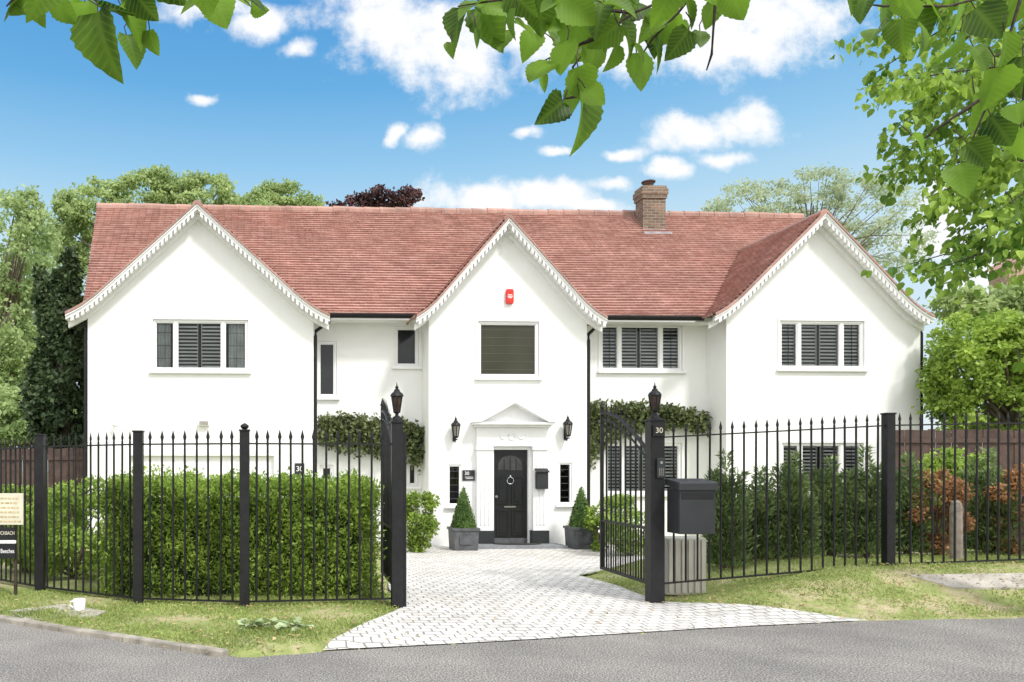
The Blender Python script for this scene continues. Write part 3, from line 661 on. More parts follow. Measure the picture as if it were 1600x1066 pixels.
for px,py,nm in((724,861,'left'),(908,859,'right')):
    x,y=gpt(px,py-2,-.095)
    t=thing('planter','square lead grey planter standing '+nm+' of the front door','planter',(x,y,gh(x,y)+.008),AA,'planters beside the front door')
    w=.25; p_=MB(); p_.add([(-w*.92,-w*.92,0),(w*.92,-w*.92,0),(w*.92,w*.92,0),(-w*.92,w*.92,0),(-w,-w,.42),(w,-w,.42),(w,w,.42),(-w,w,.42)],[(0,3,2,1),(0,1,5,4),(1,2,6,5),(2,3,7,6),(3,0,4,7),(4,5,6,7)]); p_.build('box',M['lead'],t)
    r_=MB(); r_.box(-w-.02,w+.02,-w-.02,-w+.03,.39,.44); r_.box(-w-.02,w+.02,w-.03,w+.02,.39,.44); r_.box(-w-.02,-w+.03,-w+.03,w-.03,.39,.44); r_.box(w-.03,w+.02,-w+.03,w-.03,.39,.44)
    r_.build('rim',M['lead'],t); sp=MB(); sp.box(-.13,.13,-w-.006,-w+.01,.12,.3); sp.build('panel_relief',M['lead'],t)
    t2=thing('topiary','clipped cone topiary in the planter '+nm+' of the front door','topiary',(x,y,gh(x,y)+.4),0,'cone topiaries beside the front door')
    core=MB().lathe([(.2,gh(x,y)+.42),(.2,gh(x,y)+.5),(.1,gh(x,y)+.9),(.01,gh(x,y)+1.24)],x,y,14)
    foliage('foliage',cone_pts(3500,x,y,gh(x,y)+.43,gh(x,y)+1.27,.24),.035,M['box'],t2,core=core)
# ------------------------------------------------------------ railings and gates
def picket_mesh(h):
    b=MB(); r=.0105; b.tube([(0,0,0),(0,0,h)],r*1.15,6)
    b.add([(-.009,0,h-.01),(0,-.006,h-.01),(.009,0,h-.01),(0,.006,h-.01),(-.021,0,h+.035),(0,-.009,h+.035),(.021,0,h+.035),(0,.009,h+.035),(0,0,h+.115)],
      [(0,1,5,4),(1,2,6,5),(2,3,7,6),(3,0,4,7),(4,5,8),(5,6,8),(6,7,8),(7,4,8)])
    return b
def railing(label,posts,spacing,H,first_post,last_post,ballidx=()):
    x0,y0,_=posts[0]; t=thing('metal_railing',label,'railing',(x0,y0,gh(x0,y0)),0,'railings either side of the gate'); org=t.location
    pm=None; tr=MB(); br=MB()
    for i,(x,y,zb) in enumerate(posts):
        if (i==0 and not first_post) or (i==len(posts)-1 and not last_post): continue
        b=MB(); w=.050; zt=zb+H+.13; b.box(x-w,x+w,y-w,y+w,gh(x,y)-.2,zt); b.box(x-w-.008,x+w+.008,y-w-.008,y+w+.008,zt,zt+.018)
        if i in ballidx: b.lathe([(.02,zt+.018),(.045,zt+.04),(.045,zt+.06),(.01,zt+.085)],x,y,12)
        b.build('post',M['black'],t,org=org,bevel=.004)
    for (xa,ya,za),(xb,yb,zb) in zip(posts,posts[1:]):
        a=Vector((xa,ya,za));b=Vector((xb,yb,zb)); d=b-a; L=d.length; 
        for z_,mb in((.0,br),(H,tr)):
            q=Vector((0,0,z_)); dd=Vector((d.x,d.y,0)).normalized(); nn=Vector((-dd.y,dd.x,0))
            vs=[]
            for p in(a+q,b+q):
                for s1,s2 in((-1,-1),(1,-1),(1,1),(-1,1)): vs.append(p+nn*.019*s1+Vector((0,0,.008*s2)))
            mb.add(vs,[(0,1,5,4),(1,2,6,5),(2,3,7,6),(3,0,4,7)])
        n=int(round(L/spacing)); rot=math.atan2(d.y,d.x)
        for k in range(1,n):
            p=a.lerp(b,k/n)
            if pm is None: pm=picket_mesh(H+.05).build('picket',M['black'],t); o=pm
            else: o=pm.copy(); C.objects.link(o); o.parent=t
            o.location=p-org+Vector((0,0,-.01)); o.rotation_euler=(random.uniform(-.003,.003),random.uniform(-.005,.005),rot)
    tr.build('top_rail',M['black'],t,org=org); br.build('bottom_rail',M['black'],t,org=org)
    return t
railing('black spear topped railings left of the gate, in front of the clipped hedge',[(1.0,8.62,.10),(-.59,8.40,.10),(-1.75,8.62,.10),(-3.09,9.49,.10),(-4.6,10.9,.08),(-6.2,12.5,.06)],.125,1.66,False,True,(1,))
railing('black spear topped railings right of the gate on the grass bank',[(4.05,8.97,.21),(6.94,9.45,.37),(9.2,9.66,.42),(12.5,9.9,.44)],.146,1.64,False,True)
def gatepost(x,y,zt,label,w=.075):
    t=thing('gate_post',label,'gate post',(x,y,gh(x,y)-.1),0,'gate posts'); b=MB(); h=zt-gh(x,y)+.1
    b.box(-w,w,-w,w,0,h); b.build('shaft',M['black'],t,bevel=.005)
    MB().box(-w-.012,w+.012,-w-.012,w+.012,h,h+.02).add([(-w,-w,h+.02),(w,-w,h+.02),(w,w,h+.02),(-w,w,h+.02),(0,0,h+.05)],[(0,1,4),(1,2,4),(2,3,4),(3,0,4)]).build('cap',M['black'],t)
    return t
gatepost(1.035,8.62,1.99,'black metal gate post on the left, topped by a lantern',w=.06)
gatepost(3.96,8.95,2.03,'black metal gate post on the right bearing the number 30 plate',w=.078)
o=MB(); o.box(-.02,.02,-.05,.05,0,1.95); o=tag(o.build('slim_post',M['black'],bevel=.004),'slimmer black post against the right side of the left gate post','post'); o.location=(1.12,8.68,-.05)
for x,y,zt,side in((1.035,8.62,2.04,'left'),(3.96,8.95,2.08,'right')):
    t=thing('post_lantern','black lantern on top of the '+side+' gate post','lantern',(x,y,zt),0,'lanterns on the gate posts')
    MB().lathe([(.05,-.02),(.045,.01),(.02,.03),(.018,.06)],0,0,10).build('lantern_base',M['black'],t); lantern_body(t,.72,.05,M['amber'])
def gate(x,y,label):
    t=thing('metal_gate',label,'gate',(x,y,0),0,'open gate leaves'); L=1.42; z0=.19; f=MB()
    top=lambda s:1.72+.50*math.sin(math.pi/2*s)
    w=.02; f.box(-w,w,.02,.055,z0,top(0)+.02); f.box(-w,w,L-.035,L,z0,top(1)+.06)
    f.box(-.016,.016,.0551,L-.0351,z0,z0+.035); f.box(-.016,.016,.0551,L-.0351,z0+.62,z0+.65)
    pts=[(0,.05+(L-.08)*s,top(s)) for s in np.linspace(0,1,18)]; f.tube(pts,.024,6); f.tube([(p[0],p[1],p[2]-.10) for p in pts],.012,6)
    f.build('gate_frame',M['black'],t)
    n=9
    for k in range(1,n):
        s=k/n; yy=.05+(L-.08)*s; h=top(s)+.05-z0; o=picket_mesh(h).build('picket',M['black'],t); o.location=(0,yy,z0+.01); o.rotation_euler=(0,0,math.pi/2)
    for k in range(n):
        yy=.05+(L-.08)*(k+.5)/n; MB().tube([(0,yy,z0+.03),(0,yy,z0+.63)],.008,6).build('dog_bar',M['black'],t)
    MB().lathe([(.005,top(1)+.05),(.03,top(1)+.08),(.02,top(1)+.11),(.004,top(1)+.17)],0,L-.02,8).build('finial',M['black'],t)
    for z_ in(.35,1.55): MB().box(-.03,.03,-.03,.03,z_,z_+.1).build('hinge',M['black'],t)
    return t
gate(1.03,8.70,'open left gate leaf of black metal with swept top'); gate(3.93,9.04,'open right gate leaf of black metal with swept top')
t=thing('house_sign','square black plate reading 30 near the top of the right gate post','sign',W(1029,673,8.86)); 
MB().box(-.065,.065,-.015,0,-.065,.065).build('plate',M['black'],t,bevel=.003); textobj('lettering','30',.085,M['cream'],t,(0,-.017,0))
t=thing('intercom','keypad intercom on the right gate post','intercom',W(1032,730,8.86))
MB().box(-.045,.045,-.025,0,-.12,.10).build('panel',M['graphite'],t,bevel=.006); kb=MB()
for r_ in range(4):
    for c_ in range(3): kb.box(-.027+c_*.021,-.017+c_*.021,-.028,-.0252,-.09+r_*.021,-.080+r_*.021)
kb.build('key',M['lampglass'],t); MB().tube([(0,-.0252,.05),(0,-.028,.05)],.015,12).build('speaker',M['lampglass'],t)
p=W(1090,835,8.62); t=thing('parcel_box','large dark grey parcel box fixed to the railings by the right gate post','parcel box',(p.x,p.y,p.z))
MB().prism([(-.195,0),(.195,0),(.195,.49),(-.195,.49)],0,.30).build('box',M['graphite'],t,bevel=.008)
MB().add([(-.215,-.03,.47),(.215,-.03,.47),(.215,.31,.53),(-.215,.31,.53),(-.215,-.03,.56),(.215,-.03,.56),(.215,.31,.60),(-.215,.31,.60)],[(0,3,2,1),(4,5,6,7),(0,1,5,4),(1,2,6,5),(2,3,7,6),(3,0,4,7)]).build('lid',M['graphite'],t,bevel=.01)
MB().box(-.17,.17,-.006,-.0005,.38,.44).build('slot_flap',M['black'],t)
p=W(1073,915,9.25); t=thing('utility_cabinet','pale beige slatted cabinet behind the railings under the parcel box','cabinet',(p.x,p.y,gh(p.x,p.y)))
b=MB(); b.box(-.23,.23,0,.3,0,.66); b.build('body',M['greybox'],t,bevel=.01); b=MB()
for k in range(6): b.box(-.21+k*.075,-.165+k*.075,-.02,-.001,.03,.64)
b.build('slats',M['greybox'],t)
# ------------------------------------------------------------ sign post on the left
p=W(2,925,9.05); t=thing('signpost','dark signpost with a cream notice above two narrow dark name boards','signpost',(p.x,p.y,0))
def lz(py): return CZ+(HY-py)/F*9.05
for x in(-.17,.14): MB().box(x,x+.03,.0,.04,-.1,lz(770)).build('post',M['barkdark'],t)
bd=MB().box(-.26,.255,-.03,-.001,lz(820),lz(771)).build('board',M['cream'],t,bevel=.004)
s=MB()
for k in range(6):
    z_=lerp(lz(818),lz(775),(k+.5)/6); x=-.22
    while x<.2:
        w=random.uniform(.02,.05); s.box(x,min(x+w,.235),-.033,-.0305,z_-.010,z_+.008); x+=w+.012
s.build('worn_lettering',M['gold'],bd)
bd=MB().box(-.26,.17,-.03,-.001,lz(843),lz(824)).build('board',M['blackgloss'],t); textobj('lettering','ROUCKBACH',.056,M['cream'],bd,(.162,-.032,lz(833)),'RIGHT',sx=.7)
wb=MB().box(-.26,.17,-.025,-.001,lz(849),lz(844)).build('board',M['white'],t)
bd=MB().box(-.26,.17,-.03,-.001,lz(872),lz(850)).build('board',M['blackgloss'],t); textobj('lettering','The Beeches',.068,M['white'],bd,(.16,-.032,lz(861)),'RIGHT',sx=.7)
# ------------------------------------------------------------ fences behind
def board_fence(x0,y0,x1,y1,h,label,z=-.15):
    t=thing('wooden_fence',label,'fence',(x0,y0,z),0,'brown board fences'); d=Vector((x1-x0,y1-y0,0)); L=d.length; n=int(L/.14); e=d.normalized(); nn=Vector((-e.y,e.x,0)); b=MB()
    for k in range(n):
        p=e*(k*L/n); q=e*((k+.93)*L/n); hh=h+random.uniform(-.015,.015); o_=nn*(.012*(k%2))
        b.add([p+o_,q+o_,q+o_+nn*.02,p+o_+nn*.02]+[v+Vector((0,0,hh)) for v in(p+o_,q+o_,q+o_+nn*.02,p+o_+nn*.02)],[(0,1,5,4),(1,2,6,5),(2,3,7,6),(3,0,4,7),(4,5,6,7)])
    b.build('boards',M['wood'],t)
    for z_ in(.3,h-.25): b=MB(); p=nn*-.03; q=d+p; b.add([p+Vector((0,0,z_)),q+Vector((0,0,z_)),q+Vector((0,0,z_+.08)),p+Vector((0,0,z_+.08))],[(0,1,2,3)]); b.build('rail',M['wood'],t)
    return t
board_fence(-10,17.5,UL[0]+OX-.05,16.9,2.1,'brown board fence left of the house'); board_fence(11.2,15.2,20,14.8,2.40,'brown board fence right of the house under the big bush')
# ------------------------------------------------------------ plants
def boxpts(n,x0,x1,y0,y1,z0,z1,jit=.05):
    A1=(x1-x0)*(z1-z0); A2=(x1-x0)*(y1-y0); A3=(y1-y0)*(z1-z0)
    pr=np.array([A1*1.6,A2,A3,A3]); c=rng.choice(4,n,p=pr/pr.sum()); u=rng.uniform(0,1,n); v=rng.uniform(0,1,n)
    X=np.where(c==2,x0,np.where(c==3,x1,x0+u*(x1-x0))); Y=np.where(c==0,y0,y0+np.where(c==1,v,u)*(y1-y0)); Z=np.where(c==1,z1,z0+v*(z1-z0))
    P=np.column_stack([X,Y,Z]); k=np.sin(P[:,0]*5.1+P[:,2]*6.3)*np.sin(P[:,1]*7+P[:,2]*4.1+P[:,0]*2.3)+.6*np.sin(P[:,0]*13+P[:,2]*3)*np.sin(P[:,2]*15-P[:,0]*4)
    keep=(k+rng.normal(0,.5,n)>-.8); P=P[keep]; k=k[keep]; c=c[keep]; n=len(P)
    P+=rng.normal(0,jit,(n,3)); P[:,1]-=.08*k; P[:,2]+=.06*k*(c==1); P[:,0]+=.05*k*(c>1)
    return P
x0,x1=-2.20,.80; t=thing('hedge','clipped green hedge block behind the railings left of the gate','hedge',(-.7,9.6,0))
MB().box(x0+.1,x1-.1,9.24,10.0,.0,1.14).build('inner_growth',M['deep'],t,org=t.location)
P=boxpts(32000,x0,x1,9.05,10.1,.05,1.25,.05); P=P[P[:,2]>.03]; nP=len(P)
foliage('foliage',P,.07,M['hedge'],t,T_NEED,D=unit(rng.normal(size=(nP,3))*.7+np.array((0,-.5,.35))))
wz=(P[:,2]/1.3)**1.8+.12; Q=P[rng.choice(nP,17000,p=wz/wz.sum())]+np.array((0,-.04,.04)); foliage('new_growth',Q,.046,M['bright'],t,T_DIA,D=unit(rng.normal(size=(17000,3))*.6+np.array((0,-.4,.6))))
def blobpts(n,cx,cy,cz,rx,ry,rz,nc=30,cr=.28,fill=.45):
    out=[]; d=unit(rng.normal(size=(nc,3))); r=rng.uniform(fill,1,nc)**.6; cen=d*r[:,None]; per=n//nc
    for c in cen:
        s=cr*rng.uniform(.6,1.3); q=unit(rng.normal(size=(per,3)))*(rng.uniform(.2,1,per)**.5)[:,None]*s; out.append(c+q*np.array((1.15,1.15,.75)))
    P=np.vstack(out)*np.array((rx,ry,rz))+np.array((cx,cy,cz)); return P,cen*np.array((rx,ry,rz))+np.array((cx,cy,cz))
def shrub(name,label,px,pyt,pyb,Y,wpx,m,n,size,group=None,cat='shrub',tpl=T_DIA,nc=22,cr=.34):
    p=W(px,pyt,Y); g=gh(p.x,Y); t=thing(name,label,cat,(p.x,Y,g),0,group); h=p.z-g; r=wpx/2/F*Y
    P,cen=blobpts(n,p.x,Y,g+h*.52,r,r*.9,h*.5,nc,cr); P=P[P[:,2]>g]
    st=MB()
    for c in cen[:10]: st.tube([(random.uniform(-.05,.05),0,0),((c[0]-p.x)*.5,(c[1]-Y)*.5,(c[2]-g)*.6),(c[0]-p.x,c[1]-Y,c[2]-g)],[.02,.012,.004],5)
    st.build('stems',M['bark'],t); foliage('foliage',P,size,m,t,tpl); return t
def spires(label,px,pyt,Y,wpx,m,n,size=.08,ns=9,group=None,name='conifer_shrub'):
    p=W(px,pyt,Y); g=gh(p.x,Y); t=thing(name,label,'shrub',(p.x,Y,g),0,group); H=p.z-g; r=wpx/2/F*Y; st=MB(); Ps=[];Ds=[]
    for k in range(ns):
        a=2*math.pi*k/ns+random.uniform(-.4,.4); rr_=0 if k==0 else r*random.uniform(.3,.95); lx,ly=rr_*math.cos(a),rr_*math.sin(a)*.8; h=H*(1 if k==0 else random.uniform(.66,1.)-.14*rr_/r)
        st.tube([(lx*.2,ly*.2,0),(lx*.7,ly*.7,h*.4),(lx,ly,h*.97)],[.014,.009,.003],5)
        m_=n//ns; tt=rng.uniform(0.03,1,m_)**.95; rad=(.035+.19*(1-tt)**.7)*rng.uniform(.1,1,m_)**.5*(1+.4*np.sin(tt*19+k)); an=rng.uniform(0,2*math.pi,m_)
        cxx=lx*np.interp(tt,[0,.4,1],[.2,.7,1]); cyy=ly*np.interp(tt,[0,.4,1],[.2,.7,1])
        Ps.append(np.column_stack([p.x+cxx+rad*np.cos(an),Y+cyy+rad*np.sin(an),g+tt*h])); Ds.append(np.column_stack([np.cos(an)*.8,np.sin(an)*.8,rng.uniform(.2,1.1,m_)]))
    st.build('stems',M['bark'],t); foliage('foliage',np.vstack(Ps),size,m,t,T_NEED,D=unit(np.vstack(Ds)+rng.normal(0,.25,(len(np.vstack(Ds)),3)))); return t
shrub('leafy_shrub','bright green leafy shrub left of the clipped hedge',115,752,925,10.6,160,M['bright'],9000,.06,nc=50,cr=.28)
shrub('leafy_shrub','bright green shrub behind the name boards at the left edge',40,760,925,11.4,120,M['bright'],7000,.06,nc=44,cr=.28)
shrub('leafy_shrub','yellow green shrub top showing above the right end of the clipped hedge',520,742,860,11.4,90,M['bright'],3500,.055)
shrub('leafy_shrub','green shrub rising behind the middle of the clipped hedge',270,738,860,11.6,150,M['bright'],4500,.06,nc=34)
shrub('leafy_shrub','rounded shrub against the wall left of the slim window',655,768,862,15.4,62,M['hedge'],5000,.06,nc=40)
shrub('leafy_shrub','small dark shrub beside the right planter',938,790,858,15.6,46,M['hedge'],2600,.06)
shrub('leafy_shrub','green shrub behind the open right gate leaf',985,760,860,14.6,90,M['bright'],4200,.06)
gr='conifer shrubs behind the right railings'
for i,(px,pt,w,lab) in enumerate([(1134,708,50,'slender conifer shrub nearest the parcel box'),(1188,732,62,'low conifer shrub second from the parcel box'),(1240,708,60,'conifer shrub third from the parcel box'),(1298,718,62,'conifer shrub fourth from the parcel box'),(1352,700,54,'tall conifer shrub left of the middle right post')]):
    spires(lab,px,pt,10.3+.15*(i%2),w,M['shrubc'],8000,group=gr,ns=10)
shrub('leafy_shrub','rusty orange shrub right of the middle right post',1462,736,885,10.5,80,M['orange'],4600,.05,cr=.28,nc=36)
spires('conifer shrub just right of the middle right post',1418,712,10.7,50,M['shrubc'],6500,group=gr,ns=8)
spires('bushy conifer shrub right of the weathered post',1545,704,10.8,90,M['shrubc'],9000,group=gr,ns=14)
shrub('leafy_shrub','reddish brown shrub at the right edge behind the railings',1595,736,885,10.5,84,M['orange'],4600,.05,cr=.28,nc=36)
shrub('leafy_shrub','tall green shrub against the board fence behind the weathered post',1500,702,885,12.6,110,M['bright'],6000,.07,cr=.26,nc=40)
x,y=W(1494,880,10.0).x,10.0; o=tag(MB().lathe([(.07,-.1),(.068,.66),(.055,.72),(.02,.745)],0,0,10).build('bollard',M['stone']),'weathered grey round topped post behind the right railings','post'); o.location=(x,y,gh(x,y))
def climber(label,pts,n):
    cx_=sum(p[0] for p in pts)/len(pts); u,zz_=HU(cx_,690,RV); t=thing('climbing_plant',label,'climbing plant',HW(u,RV-.1,0),0,'climbers on the recessed walls')
    P=[]
    for k in range(n):
        i=random.randrange(len(pts)-1); f=random.random(); a,b=pts[i],pts[i+1]; px=lerp(a[0],b[0],f)+random.gauss(0,4); top=lerp(a[1],b[1],f); bot=lerp(a[2],b[2],f)
        py=top+(bot-top)*random.random()**1.2+random.gauss(0,3.5); 
        if math.sin(px*.16)*math.sin(py*.19+px*.05)<-.6: continue
        d=RV-.08-random.random()**2*.3; u,z_=HU(px,py,d); q=HW(u,d,z_); P.append((q.x,q.y,q.z))
    foliage('foliage',P,.095,M['ivy'],t)
    st=MB()
    for a,b in zip(pts,pts[1:]):
        q=[]
        for w in(a,b):
            u,z_=HU(w[0],w[1]*.7+w[2]*.3,RV-.05); q.append(HW(u,RV-.05,z_)-t.location)
        st.tube(q,.02,6)
    st.build('stems',M['barkdark'],t); 
climber('dark leafy climber on the wall between left and middle gables',[(500,655,690),(540,650,705),(590,655,710),(630,660,716),(662,668,735)],5600)
climber('dark leafy climber on the wall between middle and right gables',[(920,630,735),(940,630,700),(975,632,680),(1010,632,670),(1060,640,666),(1104,648,676)],5600)
# ------------------------------------------------------------ trees
def tree(name,label,basepx,Y,blobs,n,size,lm,bm,r0,cat='tree',tpl=T_DIA,nc=30,cr=.3,group=None,fill=.45,limbs=7):
    x=(basepx-XP)/F*Y; t=thing(name,label,cat,(x,Y,-.2),0,group); tot=sum(b[2]*b[3] for b in blobs); Ps=[];cs=[]
    for (px,py,rx,ry) in blobs:
        p=W(px,py,Y); P,c=blobpts(max(200,int(n*rx*ry/tot)),p.x,Y,p.z,rx/F*Y,min(rx,1.2*ry)/F*Y*.9,ry/F*Y,nc,cr,fill); Ps.append(P); cs.append(c)
    P=np.vstack(Ps); P=P+rng.normal(0,.05*Y/30,P.shape); c=np.vstack(cs); top=P[:,2].max(); low=P[:,2].min()
    zf=max(1.2,low*.7+top*.3); tr=MB(); tr.tube([(0,0,0),(r0*.3,0,zf*.5),(-r0*.2,0,zf),(r0*.2,0,(zf+top)*.5+.2)],[r0*1.15,r0*.9,r0*.7,r0*.25],10)
    for b_ in cs:
        for q in b_[rng.choice(len(b_),min(limbs,len(b_)),replace=False)]:
            s=Vector((0,0,zf*random.uniform(.75,1.05))); e=Vector((q[0]-x,q[1]-Y,q[2]+.2)); m_=s.lerp(e,.5)+Vector((0,0,.15*(e-s).length*random.uniform(-.3,.9)))
            tr.tube([s,s.lerp(m_,.5)+Vector((random.uniform(-.1,.1),0,.05)),m_,e],[r0*.42,r0*.32,r0*.2,r0*.05],6)
    tr.build('trunk',bm,t,smooth=True)
    foliage('crown',P,size,lm,t,tpl,smin=.5,smax=1.4); return t
gt='trees behind the house'
tree('deciduous_tree','tall pale green tree at the far left edge',-10,26,[(10,400,75,95),(20,520,60,90),(45,330,22,40),(30,620,50,60),(-30,600,70,100)],21000,.145,M['willow'],M['bark'],.18,nc=54,cr=.2,group=gt)
tree('conifer_tree','dark conifer beside the left wall of the house',105,19,[(106,430,16,45),(104,500,32,60),(100,580,42,65),(102,655,50,55),(72,470,18,55),(70,620,34,60)],20000,.14,M['conif'],M['barkdark'],.16,tpl=T_DIA,nc=44,cr=.26)
tree('deciduous_tree','wide light green tree behind the roof at the left',230,33,[(150,330,60,45),(230,305,70,40),(320,312,60,38),(110,380,30,60),(380,325,40,30)],26000,.155,M['lime'],M['bark'],.3,nc=60,cr=.2,group=gt)
tree('deciduous_tree','small light green tree top behind the left gable right slope',450,36,[(445,315,52,28),(405,322,40,24),(480,325,28,20)],9500,.16,M['lime'],M['bark'],.25,nc=40,cr=.25,group=gt)
tree('copper_tree','dark purple leaved tree top behind the ridge',590,34,[(600,312,50,18),(560,322,42,10),(640,306,18,12)],2600,.18,M['copper'],M['barkdark'],.2,nc=26,cr=.22,group=gt)
tree('deciduous_tree','sparse pale tree behind the right gable',1270,34,[(1180,325,75,42),(1270,300,75,38),(1350,320,75,55),(1400,380,50,50),(1120,335,26,16)],14000,.12,M['pale'],M['bark'],.12,nc=60,cr=.18,limbs=18,group=gt)
tree('leafy_bush','bright green undergrowth left of the house',40,24,[(40,650,70,50),(100,670,50,40),(-10,660,60,50)],9000,.16,M['willow'],M['bark'],.1,cat='bush',nc=34)
tree('deciduous_tree','dense mid green tree behind the undergrowth at the left',60,38,[(60,440,60,110),(110,500,50,110),(20,560,60,100)],12000,.24,M['lime'],M['bark'],.25,nc=44,cr=.2,group=gt)
tree('large_bush','large rounded bright green bush right of the house',1580,16.5,[(1535,560,78,72),(1640,560,90,78),(1490,590,40,60),(1600,640,130,50),(1590,530,60,42)],32000,.095,M['bright'],M['bark'],.12,cat='bush',nc=70,cr=.22,fill=.6)
tree('deciduous_tree','dense green tree behind the large bush at the right',1600,24,[(1620,500,80,60),(1500,475,50,26),(1560,485,60,36)],9000,.18,M['lime'],M['bark'],.2,nc=36,cr=.26,group=gt)
p=W(1577,410,27); t=thing('brick_house','neighbouring red brick house partly hidden at the right edge','house',(p.x,27,0))
zz=p.z; MB().add([(0,0,-.3),(7,0,-.3),(7,0,zz-.4),(2.2,0,zz+1.4),(0,0,zz-.1),(0,.8,-.3),(0,.8,zz-.1)],[(0,1,2,3,4),(5,0,4,6)]).build('wall',M['brick2'],t)
MB().add([(-.1,-.1,zz-.15),(2.2,-.1,zz+1.5),(2.2,1,zz+1.5),(-.1,1,zz-.15),(7.3,-.1,zz-.5),(7.3,1,zz-.5)],[(0,1,2,3),(1,4,5,2)]).build('roof',M['tile'],t)
def branch_tree():
    Y=7.4; base=W(1830,735,Y); t=thing('lime_tree','sunlit lime tree whose branches reach in from the right edge','tree',(base.x,Y,gh(base.x,Y)-.1)); org=t.location
    br=MB(); br.tube([(0,0,0),(.05,0,2),(-.1,0,4),(0,0,6.5)],[.2,.17,.13,.05],10)
    tips=[(1355,75),(1365,135),(1380,25),(1352,125),(1372,212),(1392,255),(1378,275),(1415,180),(1440,110),(1445,310),(1418,360),(1415,415),(1450,425),(1482,400),(1475,360),(1490,285),(1530,335),(1525,390),(1568,365),(1590,415),(1590,320),(1545,285),(1450,235),(1405,120),(1465,60),(1520,200),(1500,140),(1560,80),(1585,240),(1435,30),(1480,200),(1560,330),(1520,250),(1580,180)]
    P=[];D=[]
    for (px,py) in tips:
        Yt=random.uniform(6.3,8.3); e=W(px,py,Yt); s=Vector((base.x-random.uniform(0,.4),Y,min(6.2,max(2.6,e.z+random.uniform(-.2,1.2))))); m1=s.lerp(e,.45)+Vector((0,0,.3)); m2=s.lerp(e,.78)+Vector((0,0,.14))
        br.tube([p-org for p in [s,m1,m2,e]],[.028,.014,.007,.0025],6)
        L=(e-m1).length; ncl=int(9*L)+2
        for c_ in range(ncl):
            f=(c_+random.random())/ncl; q=(m1.lerp(m2,f*2) if f<.5 else m2.lerp(e,f*2-1)); off=Vector((random.gauss(0,.11),random.gauss(0,.13),random.gauss(-.02,.1)))
            for k in range(13):
                dr=random.random(); P.append(q+off*dr*1.2+Vector((random.gauss(0,.055),random.gauss(0,.055),random.gauss(-.10*dr,.05)))); D.append((random.gauss(-.2,.5),random.gauss(0,.5),random.gauss(-.8,.35)))
    br.build('branches',M['barkdark'],t,org=None,smooth=True)
    P=np.array([tuple(p) for p in P]); foliage('leaves',P,.076,M['rtree'],t,T_HEX,D=unit(np.array(D)),Nn=rng.normal(size=(len(P),3))*.8+np.array((.1,-.4,.6)))
branch_tree()
def fore(label,twigs,lv,Y0,sc=.74):
    c=W(sum(l[0] for l in lv)/len(lv),-60,Y0); t=thing('overhanging_branch',label,'branch',c,0,'branches hanging in at the top'); org=t.location; br=MB()
    for tw in twigs: br.tube([W(px,py,Y0+.03*i)-org for i,(px,py) in enumerate(tw)],[.006]+[.004]*(len(tw)-2)+[.002],6)
    P=[];D=[];Nn=[];Sz=[]
    for (px,py,ln,ang) in lv:
        Yl=Y0+random.uniform(-.15,.2); a=R(ang+random.uniform(-8,8)); d=Vector((math.cos(a),random.uniform(-.55,.55),math.sin(a))).normalized()
        L=ln*sc*random.uniform(.8,1.15)/F*Yl; q=W(px,py,Yl)-d*L*.5; P.append(tuple(q)); D.append(tuple(d)); Nn.append((random.gauss(0,.95),-1,random.gauss(.35,.8))); Sz.append(L)
        br.tube([q-org,q-org-d*L*.18+Vector((0,0,.01)),q-org-d*L*.3+Vector((random.uniform(-.02,.02),.01,.03))],.0018,5)
    br.build('twigs',M['barkdark'],t)
    P=np.array(P);D=np.array(D);Nn=np.array(Nn);n=len(P); Sd=unit(np.cross(Nn,D)); Up=unit(np.cross(D,Sd)); T,Fa,UV=BL; s=np.array(Sz)[:,None,None]
    cw=rng.uniform(.3,2.6,n)[:,None,None]
    V=(P[:,None,:]+s*(T[None,:,0,None]*D[:,None,:]+T[None,:,1,None]*Sd[:,None,:]+cw*T[None,:,2,None]*Up[:,None,:])).reshape(-1,3)
    k=len(T); Fs=[tuple(i+j*k for i in f) for j in range(n) for f in Fa]
    mkobj('leaves',V,Fs,M['fore'],t,org=org,smooth=True,uv=np.tile(UV,(n,1)))
fore('cluster of large green leaves hanging into the top left corner',[[(-40,-90),(60,-40),(140,-5),(200,30)],[(60,-40),(20,0),(10,10)],[(230,-60),(300,-20),(400,-10)]],
 [(20,12,70,-150),(58,18,55,-70),(22,-5,70,-30),(100,15,75,-60),(65,-10,70,-100),(158,68,100,-80),(208,76,60,-60),(212,35,70,-40),(185,15,70,-20),(238,68,38,-80),(150,-10,80,-120),(200,-5,80,-60),(300,3,60,-160),(345,18,62,-75),(395,0,70,-20),(320,-15,80,-90),(370,-10,70,-40),(255,-20,70,-60),(405,15,40,-30),(130,30,60,-100),(225,10,60,-50),(40,0,60,-120)],2.4,sc=.88)
